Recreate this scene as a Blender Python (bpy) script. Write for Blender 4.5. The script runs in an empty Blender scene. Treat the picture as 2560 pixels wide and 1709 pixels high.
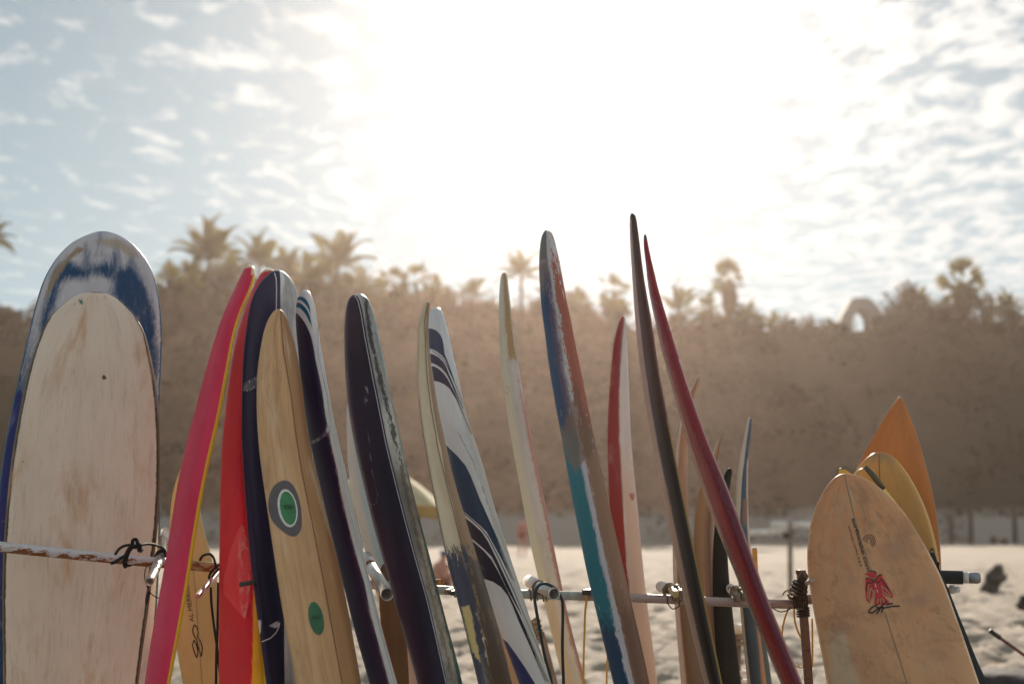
import bpy, bmesh, math, random
import numpy as np
from mathutils import Vector, Matrix
from mathutils.bvhtree import BVHTree
random.seed(7); RNG = np.random.default_rng(7)
R = math.radians
SC = bpy.context.scene
COL = SC.collection

# ---------------------------------------------------------------- camera
FPX = 3556.0; CAMZ = 1.5; HOR = 1305.0
TH = math.atan((HOR - 854.5) / FPX)
cam = bpy.data.cameras.new('camera'); camo = bpy.data.objects.new('camera', cam); COL.objects.link(camo)
camo.location = (0, 0, CAMZ); camo.rotation_euler = (math.pi/2 + TH, 0, 0)
cam.sensor_width = 36; cam.lens = 36 * FPX / 2560; cam.clip_start = 0.1; cam.clip_end = 3000
cam.dof.use_dof = True; cam.dof.focus_distance = 4.95; cam.dof.aperture_fstop = 2.1
SC.camera = camo

# ---------------------------------------------------------------- light
SUN_EL, SUN_AZ = 23.0, 2.2          # degrees; azimuth to the right of straight ahead
sd = Vector((math.sin(R(SUN_AZ))*math.cos(R(SUN_EL)), math.cos(R(SUN_AZ))*math.cos(R(SUN_EL)), math.sin(R(SUN_EL))))
sun = bpy.data.lights.new('sun', 'SUN'); suno = bpy.data.objects.new('sun', sun); COL.objects.link(suno)
sun.energy = 5.0; sun.angle = R(0.5); sun.color = (1.0, 0.88, 0.74)
suno.rotation_euler = (-sd).to_track_quat('-Z', 'Y').to_euler()
SC.view_settings.view_transform = 'Standard'; SC.view_settings.look = 'None'
SC.view_settings.gamma = 1.0; SC.view_settings.use_curve_mapping = False
SC.view_settings.exposure = 0.84
SC.cycles.max_bounces = 6; SC.cycles.volume_bounces = 0; SC.cycles.use_denoising = True
SC.cycles.sample_clamp_indirect = 4.0

class NT:
    """small node-tree writer"""
    def __init__(s, tree): s.t = tree; s.n = tree.nodes; s.l = tree.links
    def _in(s, sock, v):
        if hasattr(v, 'links') or isinstance(v, bpy.types.NodeSocket): s.l.new(v, sock)
        elif v is not None:
            if sock.type == 'RGBA' and not isinstance(v, (int, float)) and len(v) == 3: v = (*v, 1)
            sock.default_value = v
    def m(s, op, a, b=None, c=None, clamp=False):
        n = s.n.new('ShaderNodeMath'); n.operation = op; n.use_clamp = clamp
        for i, v in enumerate((a, b, c)):
            if v is not None: s._in(n.inputs[i], v)
        return n.outputs[0]
    def vm(s, op, a, b=None):
        n = s.n.new('ShaderNodeVectorMath'); n.operation = op
        s._in(n.inputs[0], a)
        if b is not None: s._in(n.inputs[1], b)
        return n.outputs['Value'] if op in ('DOT_PRODUCT', 'LENGTH') else n.outputs[0]
    def step(s, v, lo, hi):
        n = s.n.new('ShaderNodeMapRange'); n.interpolation_type = 'SMOOTHSTEP'
        s._in(n.inputs[0], v); s._in(n.inputs[1], lo); s._in(n.inputs[2], hi)
        return n.outputs[0]
    def mix(s, f, a, b, bt='MIX'):
        n = s.n.new('ShaderNodeMix'); n.data_type = 'RGBA'; n.blend_type = bt
        s._in(n.inputs[0], f); s._in(n.inputs[6], a); s._in(n.inputs[7], b)
        return n.outputs[2]
    def noise(s, vec, scale=1.0, detail=4, rough=0.55, dist=0.0, dim='3D'):
        n = s.n.new('ShaderNodeTexNoise'); n.noise_dimensions = dim
        s._in(n.inputs['Vector'], vec); s._in(n.inputs['Scale'], scale); n.inputs['Detail'].default_value = detail
        n.inputs['Roughness'].default_value = rough; n.inputs['Distortion'].default_value = dist
        return n.outputs[0]
    def mul(s, vec, sc): return s.vm('MULTIPLY', vec, sc)
    def attr(s, name, out='Fac'):
        n = s.n.new('ShaderNodeAttribute'); n.attribute_name = name; return n.outputs[out]
    def sep(s, v):
        n = s.n.new('ShaderNodeSeparateXYZ'); s._in(n.inputs[0], v); return n.outputs
    def comb(s, x, y, z):
        n = s.n.new('ShaderNodeCombineXYZ')
        for i, v in enumerate((x, y, z)): s._in(n.inputs[i], v)
        return n.outputs[0]

# ---------------------------------------------------------------- world: Nishita sky with altocumulus
W = bpy.data.worlds.new('World'); SC.world = W; W.use_nodes = True
nt = NT(W.node_tree); nt.n.clear()
wo = nt.n.new('ShaderNodeOutputWorld'); bg = nt.n.new('ShaderNodeBackground'); nt.l.new(bg.outputs[0], wo.inputs[0])
sky = nt.n.new('ShaderNodeTexSky'); sky.sky_type = 'NISHITA'; sky.sun_disc = False
sky.sun_elevation = R(SUN_EL); sky.sun_rotation = R(SUN_AZ); sky.air_density = 1.0; sky.dust_density = 1.0; sky.ozone_density = 1.0
tc = nt.n.new('ShaderNodeTexCoord'); D = tc.outputs['Generated']
dx, dy, dz = nt.sep(D)
zz = nt.m('ADD', nt.m('MAXIMUM', dz, 0.0), 0.06)
px_ = nt.m('DIVIDE', dx, zz); py_ = nt.m('DIVIDE', dy, zz)
P2 = nt.comb(px_, py_, 0.0)
big = nt.noise(P2, 0.55, 3, 0.5)
warp = nt.noise(nt.mul(P2, (1.6, 1.2, 1)), 1.0, 2, 0.5)
P3 = nt.comb(nt.m('ADD', px_, nt.m('MULTIPLY', warp, 0.35)), nt.m('ADD', py_, nt.m('MULTIPLY', warp, 0.3)), 0.0)
puff = nt.noise(nt.mul(P3, (13.0, 8.5, 1)), 1.0, 6, 0.56, 0.05)
# cloud field is denser towards the right of the sun
az = nt.m('DIVIDE', dx, nt.m('ADD', nt.m('ABSOLUTE', dy), 0.25))
cover = nt.m('MULTIPLY_ADD', nt.step(az, -0.30, 0.22), 0.15, nt.m('MULTIPLY', nt.m('SUBTRACT', big, 0.5), 0.46))
v = nt.m('ADD', puff, cover)
mask = nt.step(v, 0.50, 0.76)
sdot = nt.m('MAXIMUM', nt.vm('DOT_PRODUCT', D, tuple(sd)), 0.0)
g1 = nt.m('POWER', sdot, 60.0); g2 = nt.m('POWER', sdot, 8.0)
skyc = nt.mix(1.0, sky.outputs[0], (0.0028, 0.0055, 0.009), 'MULTIPLY')
lum = nt.m('MULTIPLY_ADD', g2, 0.10, nt.m('MULTIPLY_ADD', g1, 0.06, 0.35))
cc = nt.mix(1.0, (1.30, 1.29, 1.25), nt.comb(lum, lum, lum), 'MULTIPLY')
horiz = nt.step(dz, 0.45, 0.05)
thin = nt.m('MULTIPLY_ADD', horiz, 0.40, 0.50)            # thin milky veil, thicker towards the horizon
skyv = nt.mix(thin, skyc, nt.mix(1.0, (0.68, 0.90, 1.0), nt.comb(lum, lum, lum), 'MULTIPLY'))
fin = nt.mix(nt.m('MULTIPLY', mask, nt.m('MULTIPLY_ADD', nt.step(dz, 0.26, 0.10), -0.30, 0.85)), skyv, cc)
nt.l.new(fin, bg.inputs[0]); bg.inputs[1].default_value = 1.0

# ---------------------------------------------------------------- helpers
def P(x, y, d):
    """the world point at distance d (along y) that stands at this place of the photo"""
    u = (x - 1280.0) / FPX; v_ = (854.5 - y) / FPX
    yy = math.cos(TH) - math.sin(TH) * v_; zc = math.sin(TH) + math.cos(TH) * v_
    k = d / yy
    return Vector((u * k, d, CAMZ + zc * k))
def row_of(z, d):
    t = (z - CAMZ) / d
    a = math.atan(t) - TH
    return 854.5 - FPX * math.tan(a)

def props(o, label=None, cat=None, group=None, kind=None):
    if label: o['label'] = label
    if cat: o['category'] = cat
    if group: o['group'] = group
    if kind: o['kind'] = kind
    return o
def mesh_obj(name, verts, faces, mat, parent=None, smooth=True, loc=None):
    me = bpy.data.meshes.new(name); me.from_pydata([tuple(v) for v in verts], [], faces)
    if smooth: me.polygons.foreach_set('use_smooth', [True]*len(me.polygons))
    if mat: me.materials.append(mat)
    o = bpy.data.objects.new(name, me); COL.objects.link(o)
    if parent: o.parent = parent
    if loc is not None: o.location = loc
    return o
def from_bm(name, bm, mat, parent=None, smooth=False, loc=None):
    me = bpy.data.meshes.new(name); bm.to_mesh(me); bm.free()
    if smooth: me.polygons.foreach_set('use_smooth', [True]*len(me.polygons))
    if mat: me.materials.append(mat)
    o = bpy.data.objects.new(name, me); COL.objects.link(o)
    if parent: o.parent = parent
    if loc is not None: o.location = loc
    return o
def empty(name, loc, label, cat, group=None):
    o = bpy.data.objects.new(name, None); COL.objects.link(o); o.location = loc
    o.empty_display_size = 0.2
    return props(o, label, cat, group)

def tube_geo(pts, rad, seg=10, cap=True, hollow=0.0):
    """pts list of Vector, rad float or list"""
    pts = [Vector(p) for p in pts]; n = len(pts)
    rads = rad if hasattr(rad, '__len__') else [rad]*n
    V, F = [], []
    up = Vector((0, 0, 1)); t0 = (pts[1]-pts[0]).normalized()
    if abs(t0.dot(up)) > 0.9: up = Vector((1, 0, 0))
    a = t0.cross(up).normalized()
    for i in range(n):
        t = (pts[min(i+1, n-1)] - pts[max(i-1, 0)]).normalized()
        a = (a - t*a.dot(t)).normalized(); b = t.cross(a)
        for k in range(seg):
            an = 2*math.pi*k/seg
            V.append(pts[i] + (a*math.cos(an) + b*math.sin(an))*rads[i])
    for i in range(n-1):
        for k in range(seg):
            k2 = (k+1) % seg
            F.append((i*seg+k, i*seg+k2, (i+1)*seg+k2, (i+1)*seg+k))
    if hollow > 0:
        # open pipe mouth: an inner wall at both ends
        for end in (0, n-1):
            base = end*seg; t = (pts[1]-pts[0]).normalized() if end == 0 else (pts[-2]-pts[-1]).normalized()
            c = pts[end]; r0 = len(V)
            for k in range(seg): V.append(c + (V[base+k]-c)*(1-hollow))
            for k in range(seg): V.append(c + (V[base+k]-c)*(1-hollow) + t*0.16)
            V.append(c + t*0.16); cc_ = len(V)-1
            for k in range(seg):
                k2 = (k+1) % seg
                F.append((base+k, base+k2, r0+k2, r0+k)); F.append((r0+k, r0+k2, r0+seg+k2, r0+seg+k))
                F.append((r0+seg+k, r0+seg+k2, cc_))
    elif cap:
        F.append(tuple(range(seg))[::-1]); F.append(tuple((n-1)*seg+k for k in range(seg)))
    return V, F
def tube(name, pts, rad, mat, parent=None, seg=10, hollow=0.0, off=None):
    if off is not None: pts = [Vector(p)-off for p in pts]
    V, F = tube_geo(pts, rad, seg, True, hollow)
    return mesh_obj(name, V, F, mat, parent)
def smooth_path(pts, k=8):
    pts = [Vector(p) for p in pts]; out = []
    for i in range(len(pts)-1):
        p0 = pts[max(i-1, 0)]; p1 = pts[i]; p2 = pts[i+1]; p3 = pts[min(i+2, len(pts)-1)]
        for j in range(k):
            t = j/k
            out.append(0.5*((2*p1)+(-p0+p2)*t+(2*p0-5*p1+4*p2-p3)*t*t+(-p0+3*p1-3*p2+p3)*t**3))
    out.append(pts[-1]); return out
def beam(name, a, b, w, h, mat, parent=None, off=None, bevel=0.003, roll=0.0):
    a = Vector(a); b = Vector(b)
    if off is not None: a = a-off; b = b-off
    d = b-a; L = d.length
    bm = bmesh.new(); bmesh.ops.create_cube(bm, size=1)
    bmesh.ops.scale(bm, vec=(w, L, h), verts=bm.verts)
    if bevel: bmesh.ops.bevel(bm, geom=bm.edges[:], offset=bevel, segments=1, affect='EDGES')
    q = d.to_track_quat('Y', 'Z').to_matrix().to_4x4() @ Matrix.Rotation(roll, 4, 'Y')
    bmesh.ops.transform(bm, matrix=Matrix.Translation((a+b)/2) @ q, verts=bm.verts)
    return from_bm(name, bm, mat, parent)

def vnoise(x, y, seed=0):
    """smooth value noise on numpy arrays, 0..1"""
    xi = np.floor(x).astype(np.int64); yi = np.floor(y).astype(np.int64)
    fx = x-xi; fy = y-yi; fx = fx*fx*(3-2*fx); fy = fy*fy*(3-2*fy)
    def h(a, b):
        n = (a*374761393 + b*668265263 + seed*974634777) & 0xffffffff
        n = ((n ^ (n >> 13)) * 1274126177) & 0xffffffff
        return ((n ^ (n >> 16)) & 0xffff) / 65535.0
    return (h(xi, yi)*(1-fx)+h(xi+1, yi)*fx)*(1-fy) + (h(xi, yi+1)*(1-fx)+h(xi+1, yi+1)*fx)*fy
def fbm(x, y, o=4, seed=0):
    s = 0; a = 1; t = 0
    for i in range(o):
        s = s + a*vnoise(x*2**i, y*2**i, seed+i*17); t += a; a *= 0.5
    return s/t

# ---------------------------------------------------------------- materials
def material(name):
    m = bpy.data.materials.new(name); m.use_nodes = True
    t = NT(m.node_tree); b = m.node_tree.nodes['Principled BSDF']
    return m, t, b
def simple(name, col, rough=0.6, metal=0.0, var=0.25, scale=8.0, bump=0.0, col2=None, stretch=(1, 1, 1), coat=0.0):
    m, t, b = material(name)
    o = t.n.new('ShaderNodeTexCoord').outputs['Object']
    n = t.noise(t.mul(o, stretch), scale, 5, 0.6)
    c2 = col2 if col2 else tuple(c*(1-var) for c in col)
    f = t.step(n, 0.35, 0.65)
    t.l.new(t.mix(f, col, c2), b.inputs['Base Color'])
    b.inputs['Roughness'].default_value = rough; b.inputs['Metallic'].default_value = metal
    b.inputs['Coat Weight'].default_value = coat
    if bump:
        bn = t.n.new('ShaderNodeBump'); bn.inputs['Strength'].default_value = bump; bn.inputs['Distance'].default_value = 0.01
        t.l.new(n, bn.inputs['Height']); t.l.new(bn.outputs[0], b.inputs['Normal'])
    return m
# ---------------------------------------------------------------- sand
def sand_mat():
    m, t, b = material('beach_sand')
    o = t.n.new('ShaderNodeTexCoord').outputs['Object']
    n1 = t.noise(o, 0.35, 4, 0.6); n2 = t.noise(o, 9.0, 5, 0.65); n3 = t.noise(o, 160.0, 2, 0.5)
    c = t.mix(t.step(n1, 0.3, 0.7), (0.33, 0.28, 0.225), (0.27, 0.225, 0.18))
    c = t.mix(t.step(n2, 0.45, 0.8), c, (0.26, 0.215, 0.17))
    c = t.mix(t.m('MULTIPLY', t.step(n3, 0.55, 0.8), 0.35), c, (0.20, 0.15, 0.11))
    t.l.new(c, b.inputs['Base Color']); b.inputs['Roughness'].default_value = 0.95; b.inputs['Specular IOR Level'].default_value = 0.2
    bn = t.n.new('ShaderNodeBump'); bn.inputs['Strength'].default_value = 0.7; bn.inputs['Distance'].default_value = 0.02
    t.l.new(t.m('ADD', n2, t.m('MULTIPLY', n3, 0.3)), bn.inputs['Height']); t.l.new(bn.outputs[0], b.inputs['Normal'])
    return m
SAND = sand_mat()
def sand_h(x, y):
    fade = np.clip((75-y)/45, 0.35, 1)
    h = (fbm(x*0.35, y*0.35, 3, 3)-0.5)*0.14
    wob = fbm(x*0.8, y*0.8, 2, 9)*1.6
    d = np.abs(vnoise(x*2.4+wob, y*2.1, 21)-0.5)*2          # ridged footprints
    h += ((1-d)**2-0.4)*0.10*fade
    h += (fbm(x*4.3, y*4.3, 4, 5)-0.5)*0.17*fade + (fbm(x*13, y*11, 2, 55)-0.5)*0.045*fade
    h += -np.clip(vnoise(x*3.1, y*3.1, 31)-0.66, 0, 1)*0.75*fade
    return h
NR, NC = 620, 420
ys = 1.2*np.exp(np.linspace(0, math.log(112/1.2), NR)); ys = np.concatenate([[-14, -8, -3, 0], ys])
cs = np.linspace(-1, 1, NC)
Y, C = np.meshgrid(ys, cs, indexing='ij'); X = C*(9+0.62*np.abs(Y))
Z = sand_h(X, Y); n0 = 0
NRr = len(ys)
idx = np.arange(NRr*NC).reshape(NRr, NC)
F = np.stack([idx[:-1, :-1], idx[:-1, 1:], idx[1:, 1:], idx[1:, :-1]], -1).reshape(-1, 4)
def grid_obj(name, X, Y, Z, mat, smooth=True):
    n, c = X.shape; idx = np.arange(n*c).reshape(n, c)
    F = np.stack([idx[:-1, :-1], idx[:-1, 1:], idx[1:, 1:], idx[1:, :-1]], -1).reshape(-1, 4)
    me = bpy.data.meshes.new(name)
    me.vertices.add(n*c); me.vertices.foreach_set('co', np.stack([X, Y, Z], -1).reshape(-1).astype(np.float32))
    me.loops.add(F.size); me.loops.foreach_set('vertex_index', F.reshape(-1).astype(np.int32))
    me.polygons.add(len(F)); me.polygons.foreach_set('loop_start', np.arange(0, F.size, 4, dtype=np.int32))
    me.polygons.foreach_set('loop_total', np.full(len(F), 4, dtype=np.int32))
    me.polygons.foreach_set('use_smooth', np.full(len(F), smooth)); me.update(); me.validate()
    me.materials.append(mat)
    o = bpy.data.objects.new(name, me); COL.objects.link(o); return o
props(grid_obj('beach_sand', X, Y, Z, SAND), kind='structure')
gx, gy = np.meshgrid(np.linspace(-118, 118, 12), np.linspace(-16, 177, 12))
props(grid_obj('ground', gx.T, gy.T, (gx*0-0.6).T, simple('far_ground', (0.34, 0.27, 0.19), 0.95, var=0.3, scale=0.05)), kind='structure')

# ---------------------------------------------------------------- hill behind the beach
CR = [(-900, 770), (-200, 790), (0, 800), (120, 790), (330, 770), (420, 735), (600, 725), (800, 735), (950, 745), (1080, 755), (1200, 775), (1330, 785), (1450, 785),
      (1600, 795), (1700, 800), (1790, 812), (1850, 812), (1920, 822), (2000, 815), (2075, 812), (2110, 820), (2180, 820), (2225, 780), (2290, 750), (2350, 762), (2450, 775), (2560, 790), (2900, 760), (3400, 800)]
crx = np.array([(a-1280)/FPX*150 for a, b in CR]); crz = np.array([1.5+(HOR-b)/FPX*150*1.0 for a, b in CR])
def hill_z(x, y):
    top = np.interp(x*150/np.maximum(y, 1), crx, crz) - 1.3
    t = np.clip((y-114)/36, 0, 1)
    prof = 1-(1-t)**1.9
    bank = np.clip((y-108)/2.0, 0, 1)*1.9
    z = bank + prof*(top-1.9)
    z = z + (fbm(x*0.16, y*0.16, 4, 41)-0.5)*6.0*np.clip((y-113)/8, 0, 1)*np.clip((154-y)/8, 0.15, 1)
    z = z - np.clip((y-156)/30, 0, 1)*2.0
    return z
hy = np.concatenate([np.linspace(107.2, 120, 40), np.linspace(121, 160, 90), np.linspace(163, 176, 8)])
hx = np.linspace(-95, 95, 360)
HY, HX = np.meshgrid(hy, hx, indexing='ij'); HZ = hill_z(HX, HY); HZ[0, :] = -0.7
def hill_mat():
    m, t, b = material('hillside_scrub')
    o = t.n.new('ShaderNodeTexCoord').outputs['Object']
    n1 = t.noise(o, 0.18, 5, 0.65); n2 = t.noise(o, 1.3, 4, 0.6)
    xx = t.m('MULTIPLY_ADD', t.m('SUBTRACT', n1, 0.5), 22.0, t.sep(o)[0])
    c = t.mix(t.step(n1, 0.35, 0.68), (0.19, 0.11, 0.072), (0.27, 0.165, 0.11))      # brown slope, colour lightened to carry the glow below the sun
    c = t.mix(t.step(xx, 8.0, 38.0), c, (0.046, 0.038, 0.026))                          # darker scrub to the right, deepened where the painted glow fades
    c = t.mix(t.step(xx, -18.0, -44.0), c, (0.10, 0.072, 0.050))  # left end toned darker too, away from the painted glow
    c = t.mix(t.m('MULTIPLY', t.step(n2, 0.4, 0.8), 0.6), c, (0.06, 0.048, 0.032))
    z = t.sep(o)[2]
    c = t.mix(t.step(t.m('ADD', z, t.m('MULTIPLY', n1, 1.2)), 3.6, 2.2), c, (0.27, 0.25, 0.225))
    t.l.new(c, b.inputs['Base Color']); b.inputs['Roughness'].default_value = 1.0; b.inputs['Specular IOR Level'].default_value = 0.05
    return m
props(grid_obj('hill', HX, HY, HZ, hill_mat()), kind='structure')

def leaf_quads(C, size, flat=0.0):
    """C (n,3) centres -> vertices, faces of small randomly turned leaf clumps"""
    n = len(C); a = RNG.normal(size=(n, 3)); a /= np.linalg.norm(a, axis=1)[:, None]
    b = np.cross(a, RNG.normal(size=(n, 3))); b /= np.linalg.norm(b, axis=1)[:, None]
    s = size*(0.5+RNG.random((n, 1)))
    V = np.stack([C-a*s, C-b*s*0.45, C+a*s, C+b*s*0.45], 1).reshape(-1, 3)
    F = np.arange(4*n).reshape(-1, 4)
    return V, F
def quads_obj(name, V, F, mat, parent=None, smooth=False):
    me = bpy.data.meshes.new(name); k = F.shape[1]
    me.vertices.add(len(V)); me.vertices.foreach_set('co', V.reshape(-1).astype(np.float32))
    me.loops.add(F.size); me.loops.foreach_set('vertex_index', F.reshape(-1).astype(np.int32))
    me.polygons.add(len(F)); me.polygons.foreach_set('loop_start', np.arange(0, F.size, k, dtype=np.int32))
    me.polygons.foreach_set('loop_total', np.full(len(F), k, dtype=np.int32)); me.update()
    me.polygons.foreach_set('use_smooth', np.full(len(F), smooth))
    me.materials.append(mat); o = bpy.data.objects.new(name, me); COL.objects.link(o)
    if parent: o.parent = parent
    return o
def leaf_mat(name, c1, c2, tr=0.35):
    m, t, b = material(name)
    o = t.n.new('ShaderNodeTexCoord').outputs['Object']
    c = t.mix(t.step(t.noise(o, 0.6, 3, 0.6), 0.35, 0.65), c1, c2)
    t.l.new(c, b.inputs['Base Color']); b.inputs['Roughness'].default_value = 0.6
    tn = t.n.new('ShaderNodeBsdfTranslucent'); t.l.new(t.mix(1.0, c, (1.5, 1.35, 0.6), 'MULTIPLY'), tn.inputs[0])
    mx = t.n.new('ShaderNodeMixShader'); mx.inputs[0].default_value = tr
    t.l.new(b.outputs[0], mx.inputs[1]); t.l.new(tn.outputs[0], mx.inputs[2])
    t.l.new(mx.outputs[0], m.node_tree.nodes['Material Output'].inputs[0])
    return m
LEAF = leaf_mat('scrub_leaves', (0.050, 0.044, 0.024), (0.085, 0.062, 0.038), 0.25)
def brush_mat():
    m, t, b = material('glow_toned_brush')
    o = t.n.new('ShaderNodeTexCoord').outputs['Object']; n1 = t.noise(o, 0.18, 5, 0.65)
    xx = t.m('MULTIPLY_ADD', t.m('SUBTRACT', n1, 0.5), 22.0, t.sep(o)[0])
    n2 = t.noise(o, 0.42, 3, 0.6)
    c = t.mix(t.step(n2, 0.38, 0.62), (0.085, 0.055, 0.034), (0.28, 0.165, 0.10))  # brush colour lightened to imitate sun glow over the slope
    c = t.mix(t.step(xx, 6.0, 36.0), c, (0.026, 0.024, 0.014)); c = t.mix(t.step(xx, -12.0, -40.0), c, (0.055, 0.042, 0.028))  # darker both ways from the painted glow; denser scrub on the right
    t.l.new(c, b.inputs['Base Color']); b.inputs['Roughness'].default_value = 0.9; b.inputs['Specular IOR Level'].default_value = 0.1
    return m
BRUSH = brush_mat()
PALM = leaf_mat('palm_frond', (0.085, 0.09, 0.04), (0.12, 0.10, 0.05), 0.3)
BARK = simple('palm_bark', (0.17, 0.12, 0.08), 0.95, var=0.4, scale=6)
SKIRT = simple('dry_frond_skirt', (0.15, 0.10, 0.06), 0.95, var=0.4, scale=4)

# scrub on the slope and along the crest
n = 30000
x = RNG.uniform(-72, 72, n); y = RNG.uniform(113, 156, n)
keep = vnoise(x*0.33, y*0.33, 77) > 0.36; x = x[keep]; y = y[keep]
z = hill_z(x, y) + RNG.random(len(x))**1.6*1.0
V1, F1 = leaf_quads(np.stack([x, y, z], 1), 0.34)
n = 26000                                        # bushes of the crest, clumpy
bx = RNG.uniform(-72, 72, 160); bx = bx[np.abs(bx-35.1) > 3.0][:150]; br = RNG.uniform(0.8, 2.3, 150); by = RNG.uniform(144, 153, 150)
k = RNG.integers(0, 150, n); dirs = RNG.normal(size=(n, 3)); dirs /= np.linalg.norm(dirs, axis=1)[:, None]
rr = (RNG.random((n, 1))**0.45)*br[k][:, None]
C = np.stack([bx[k], by[k], hill_z(bx[k], by[k])+br[k]*0.35], 1)+dirs*rr
V2, F2 = leaf_quads(C, 0.26)
# dry grass along the foot of the bank
n = 5000; x = RNG.uniform(-62, 62, n); y = RNG.uniform(107.6, 110.5, n); keep = vnoise(x*0.25, y*0.1, 5) > 0.5; x = x[keep]; y = y[keep]
V3, F3 = leaf_quads(np.stack([x, y, hill_z(x, y)+RNG.random(len(x))*0.35], 1), 0.16)
Vv = np.concatenate([V1, V2, V3]); Ff = np.concatenate([F1, F2+len(V1), F3+len(V1)+len(V2)])
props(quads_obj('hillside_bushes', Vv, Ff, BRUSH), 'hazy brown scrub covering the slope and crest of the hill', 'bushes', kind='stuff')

# ---------------------------------------------------------------- palms and trees on the crest
def frond_mesh():
    V, F = [], []
    L = 1.0; N = 16; last = None
    for i in range(N+1):
        t = i/N; x = 0.95*t*(1-0.08*t); z = 0.20*math.sin(t*2.2)-0.26*t*t
        p = Vector((x, 0, z)); w = 0.018*(1-t)+0.004
        V += [(p.x, -w, p.z), (p.x, w, p.z)]
        if i: b = 2*i; F.append((b-2, b-1, b+1, b))
    for i in range(2, N+1):
        for sgn in (-1, 1):
            t = i/N; x = 0.95*t*(1-0.08*t); z = 0.20*math.sin(t*2.2)-0.26*t*t
            ln = 0.24*math.sin(math.pi*min(1, 0.15+0.85*t))**0.6*(1-0.35*t)+0.05
            b = len(V); w = 0.022
            V += [(x-w, 0, z), (x+w, 0, z), (x+ln*0.80, sgn*ln*0.55, z-ln*0.30), (x+ln*0.66, sgn*ln*0.6, z-ln*0.36)]
            F.append((b, b+1, b+2, b+3))
    me = bpy.data.meshes.new('feather_frond'); me.from_pydata(V, [], F); me.materials.append(PALM); return me
def fan_mesh():
    V, F = [], []
    V += [(0, -0.012, 0), (0, 0.012, 0), (0.42, 0.012, 0.04), (0.42, -0.012, 0.04)]; F.append((0, 1, 2, 3))
    for i in range(9):
        a = -0.95 + 1.9*i/8; ln = 0.66*(1-0.14*abs(a)); b = len(V); dr = -0.12*abs(a)
        d = Vector((math.cos(a), math.sin(a), 0)); s = Vector((-d.y, d.x, 0))*0.05
        c = Vector((0.42, 0, 0.04))
        p1 = c + d*ln*0.55 + Vector((0, 0, dr*0.3)); p2 = c + d*ln + Vector((0, 0, dr-0.05))
        V += [tuple(c), tuple(p1-s), tuple(p2), tuple(p1+s)]; F.append((b, b+1, b+2, b+3))
    me = bpy.data.meshes.new('fan_frond'); me.from_pydata(V, [], F); me.materials.append(PALM); return me
FROND, FAN = frond_mesh(), fan_mesh()
def palm(name, px, py, rpx, d, kind, label, trunk_r=0.2, nf=24, lean=0.0, skirt=0.0, droop=0.0, dead=0):
    c = P(px, py, d); rad = rpx/FPX*d
    gz = float(hill_z(np.array([c.x]), np.array([d]))[0])
    root = empty(name, (c.x+lean, d, gz-0.3), label, 'palm tree', 'palm trees on the hill')
    top = c-root.location
    pts = smooth_path([Vector((0, 0, 0)), Vector((top.x*0.4, 0, top.z*0.5)), Vector((top.x, 0, top.z))], 6)
    V, F = tube_geo(pts, [trunk_r*(1.25-0.35*i/len(pts)) for i in range(len(pts))], 9)
    mesh_obj('trunk', V, F, BARK, root)
    if skirt:
        L = skirt/FPX*d; q = []
        for i in range(8):
            t = i/7; q.append(top-Vector((0, 0, t*L)))
        V, F = tube_geo(q, [rad*0.16, rad*0.36, rad*0.44, rad*0.46, rad*0.44, rad*0.42, rad*0.36, rad*0.24], 12)
        V = [v+Vector((random.uniform(-1, 1), random.uniform(-1, 1), random.uniform(-1, 1)))*rad*0.05 for v in V]
        mesh_obj('dead_frond_skirt', V, F, SKIRT, root)
    rnd = random.Random(int(px)*3+int(py))
    nf = int(nf*(0.72 if kind == 'feather' else 0.66))
    for i in range(nf):
        me = FROND if kind == 'feather' else FAN
        fr = bpy.data.objects.new('frond', me); COL.objects.link(fr); fr.parent = root; fr.location = top
        t = (i+0.5)/nf
        pitch = R(82 - 100*t**1.1 - droop + rnd.uniform(-9, 9)) if kind == 'feather' else R(86 - 140*t + rnd.uniform(-10, 10))
        az_ = i*2.39996 + rnd.uniform(-0.25, 0.25)
        s = rad*rnd.uniform(0.72, 1.15)*(1.55 if kind == 'feather' else 1.3)
        fr.rotation_euler = (rnd.uniform(-0.5, 0.5) if kind == 'feather' else rnd.choice((-1, 1))*rnd.uniform(0.1, 1.0), -pitch, az_)
        fr.scale = (s, s*1.05, s)
    return root
palm('palm_tree', 523, 655, 80, 136, 'feather', 'tall feathery palm above the trees, second palm crown from the left', nf=26)
palm('palm_tree', 648, 664, 66, 138, 'feather', 'feathery palm with open fronds just left of the pink and red board tips', nf=20)
palm('palm_tree', 845, 664, 76, 134, 'feather', 'upright shuttlecock palm, tallest right of the navy striped boards', nf=26)
palm('palm_tree', 772, 700, 54, 139, 'feather', 'small ragged palm tucked left of the shuttlecock palm', nf=18)
palm('palm_tree', 908, 716, 54, 141, 'feather', 'low drooping palm tucked right of the shuttlecock palm', nf=18, droop=10)
palm('palm_tree', 985, 708, 46, 133, 'fan', 'rounded fan palm above the dark purple board', nf=22)
palm('palm_tree', 1040, 706, 40, 137, 'fan', 'smaller fan palm beside the rounded one, nearer the cream board tip', nf=18)
palm('palm_tree', 1178, 742, 46, 139, 'feather', 'short bushy palm left of the slim cream board tip', nf=18)
palm('palm_tree', 1303, 690, 50, 131, 'feather', 'slender palm on a thin bare trunk left of the tallest blue board', nf=20, trunk_r=0.17, droop=0)
palm('palm_tree', 1533, 728, 40, 138, 'fan', 'fan palm left of the tall brown board', nf=20)
palm('palm_tree', 1452, 760, 34, 140, 'feather', 'stubby palm poking up right of the tall blue and white board', nf=14)
palm('palm_tree', 1698, 778, 60, 128, 'feather', 'low palm with few broad fronds spread in a V beside the long red board', nf=13, droop=-10)
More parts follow.
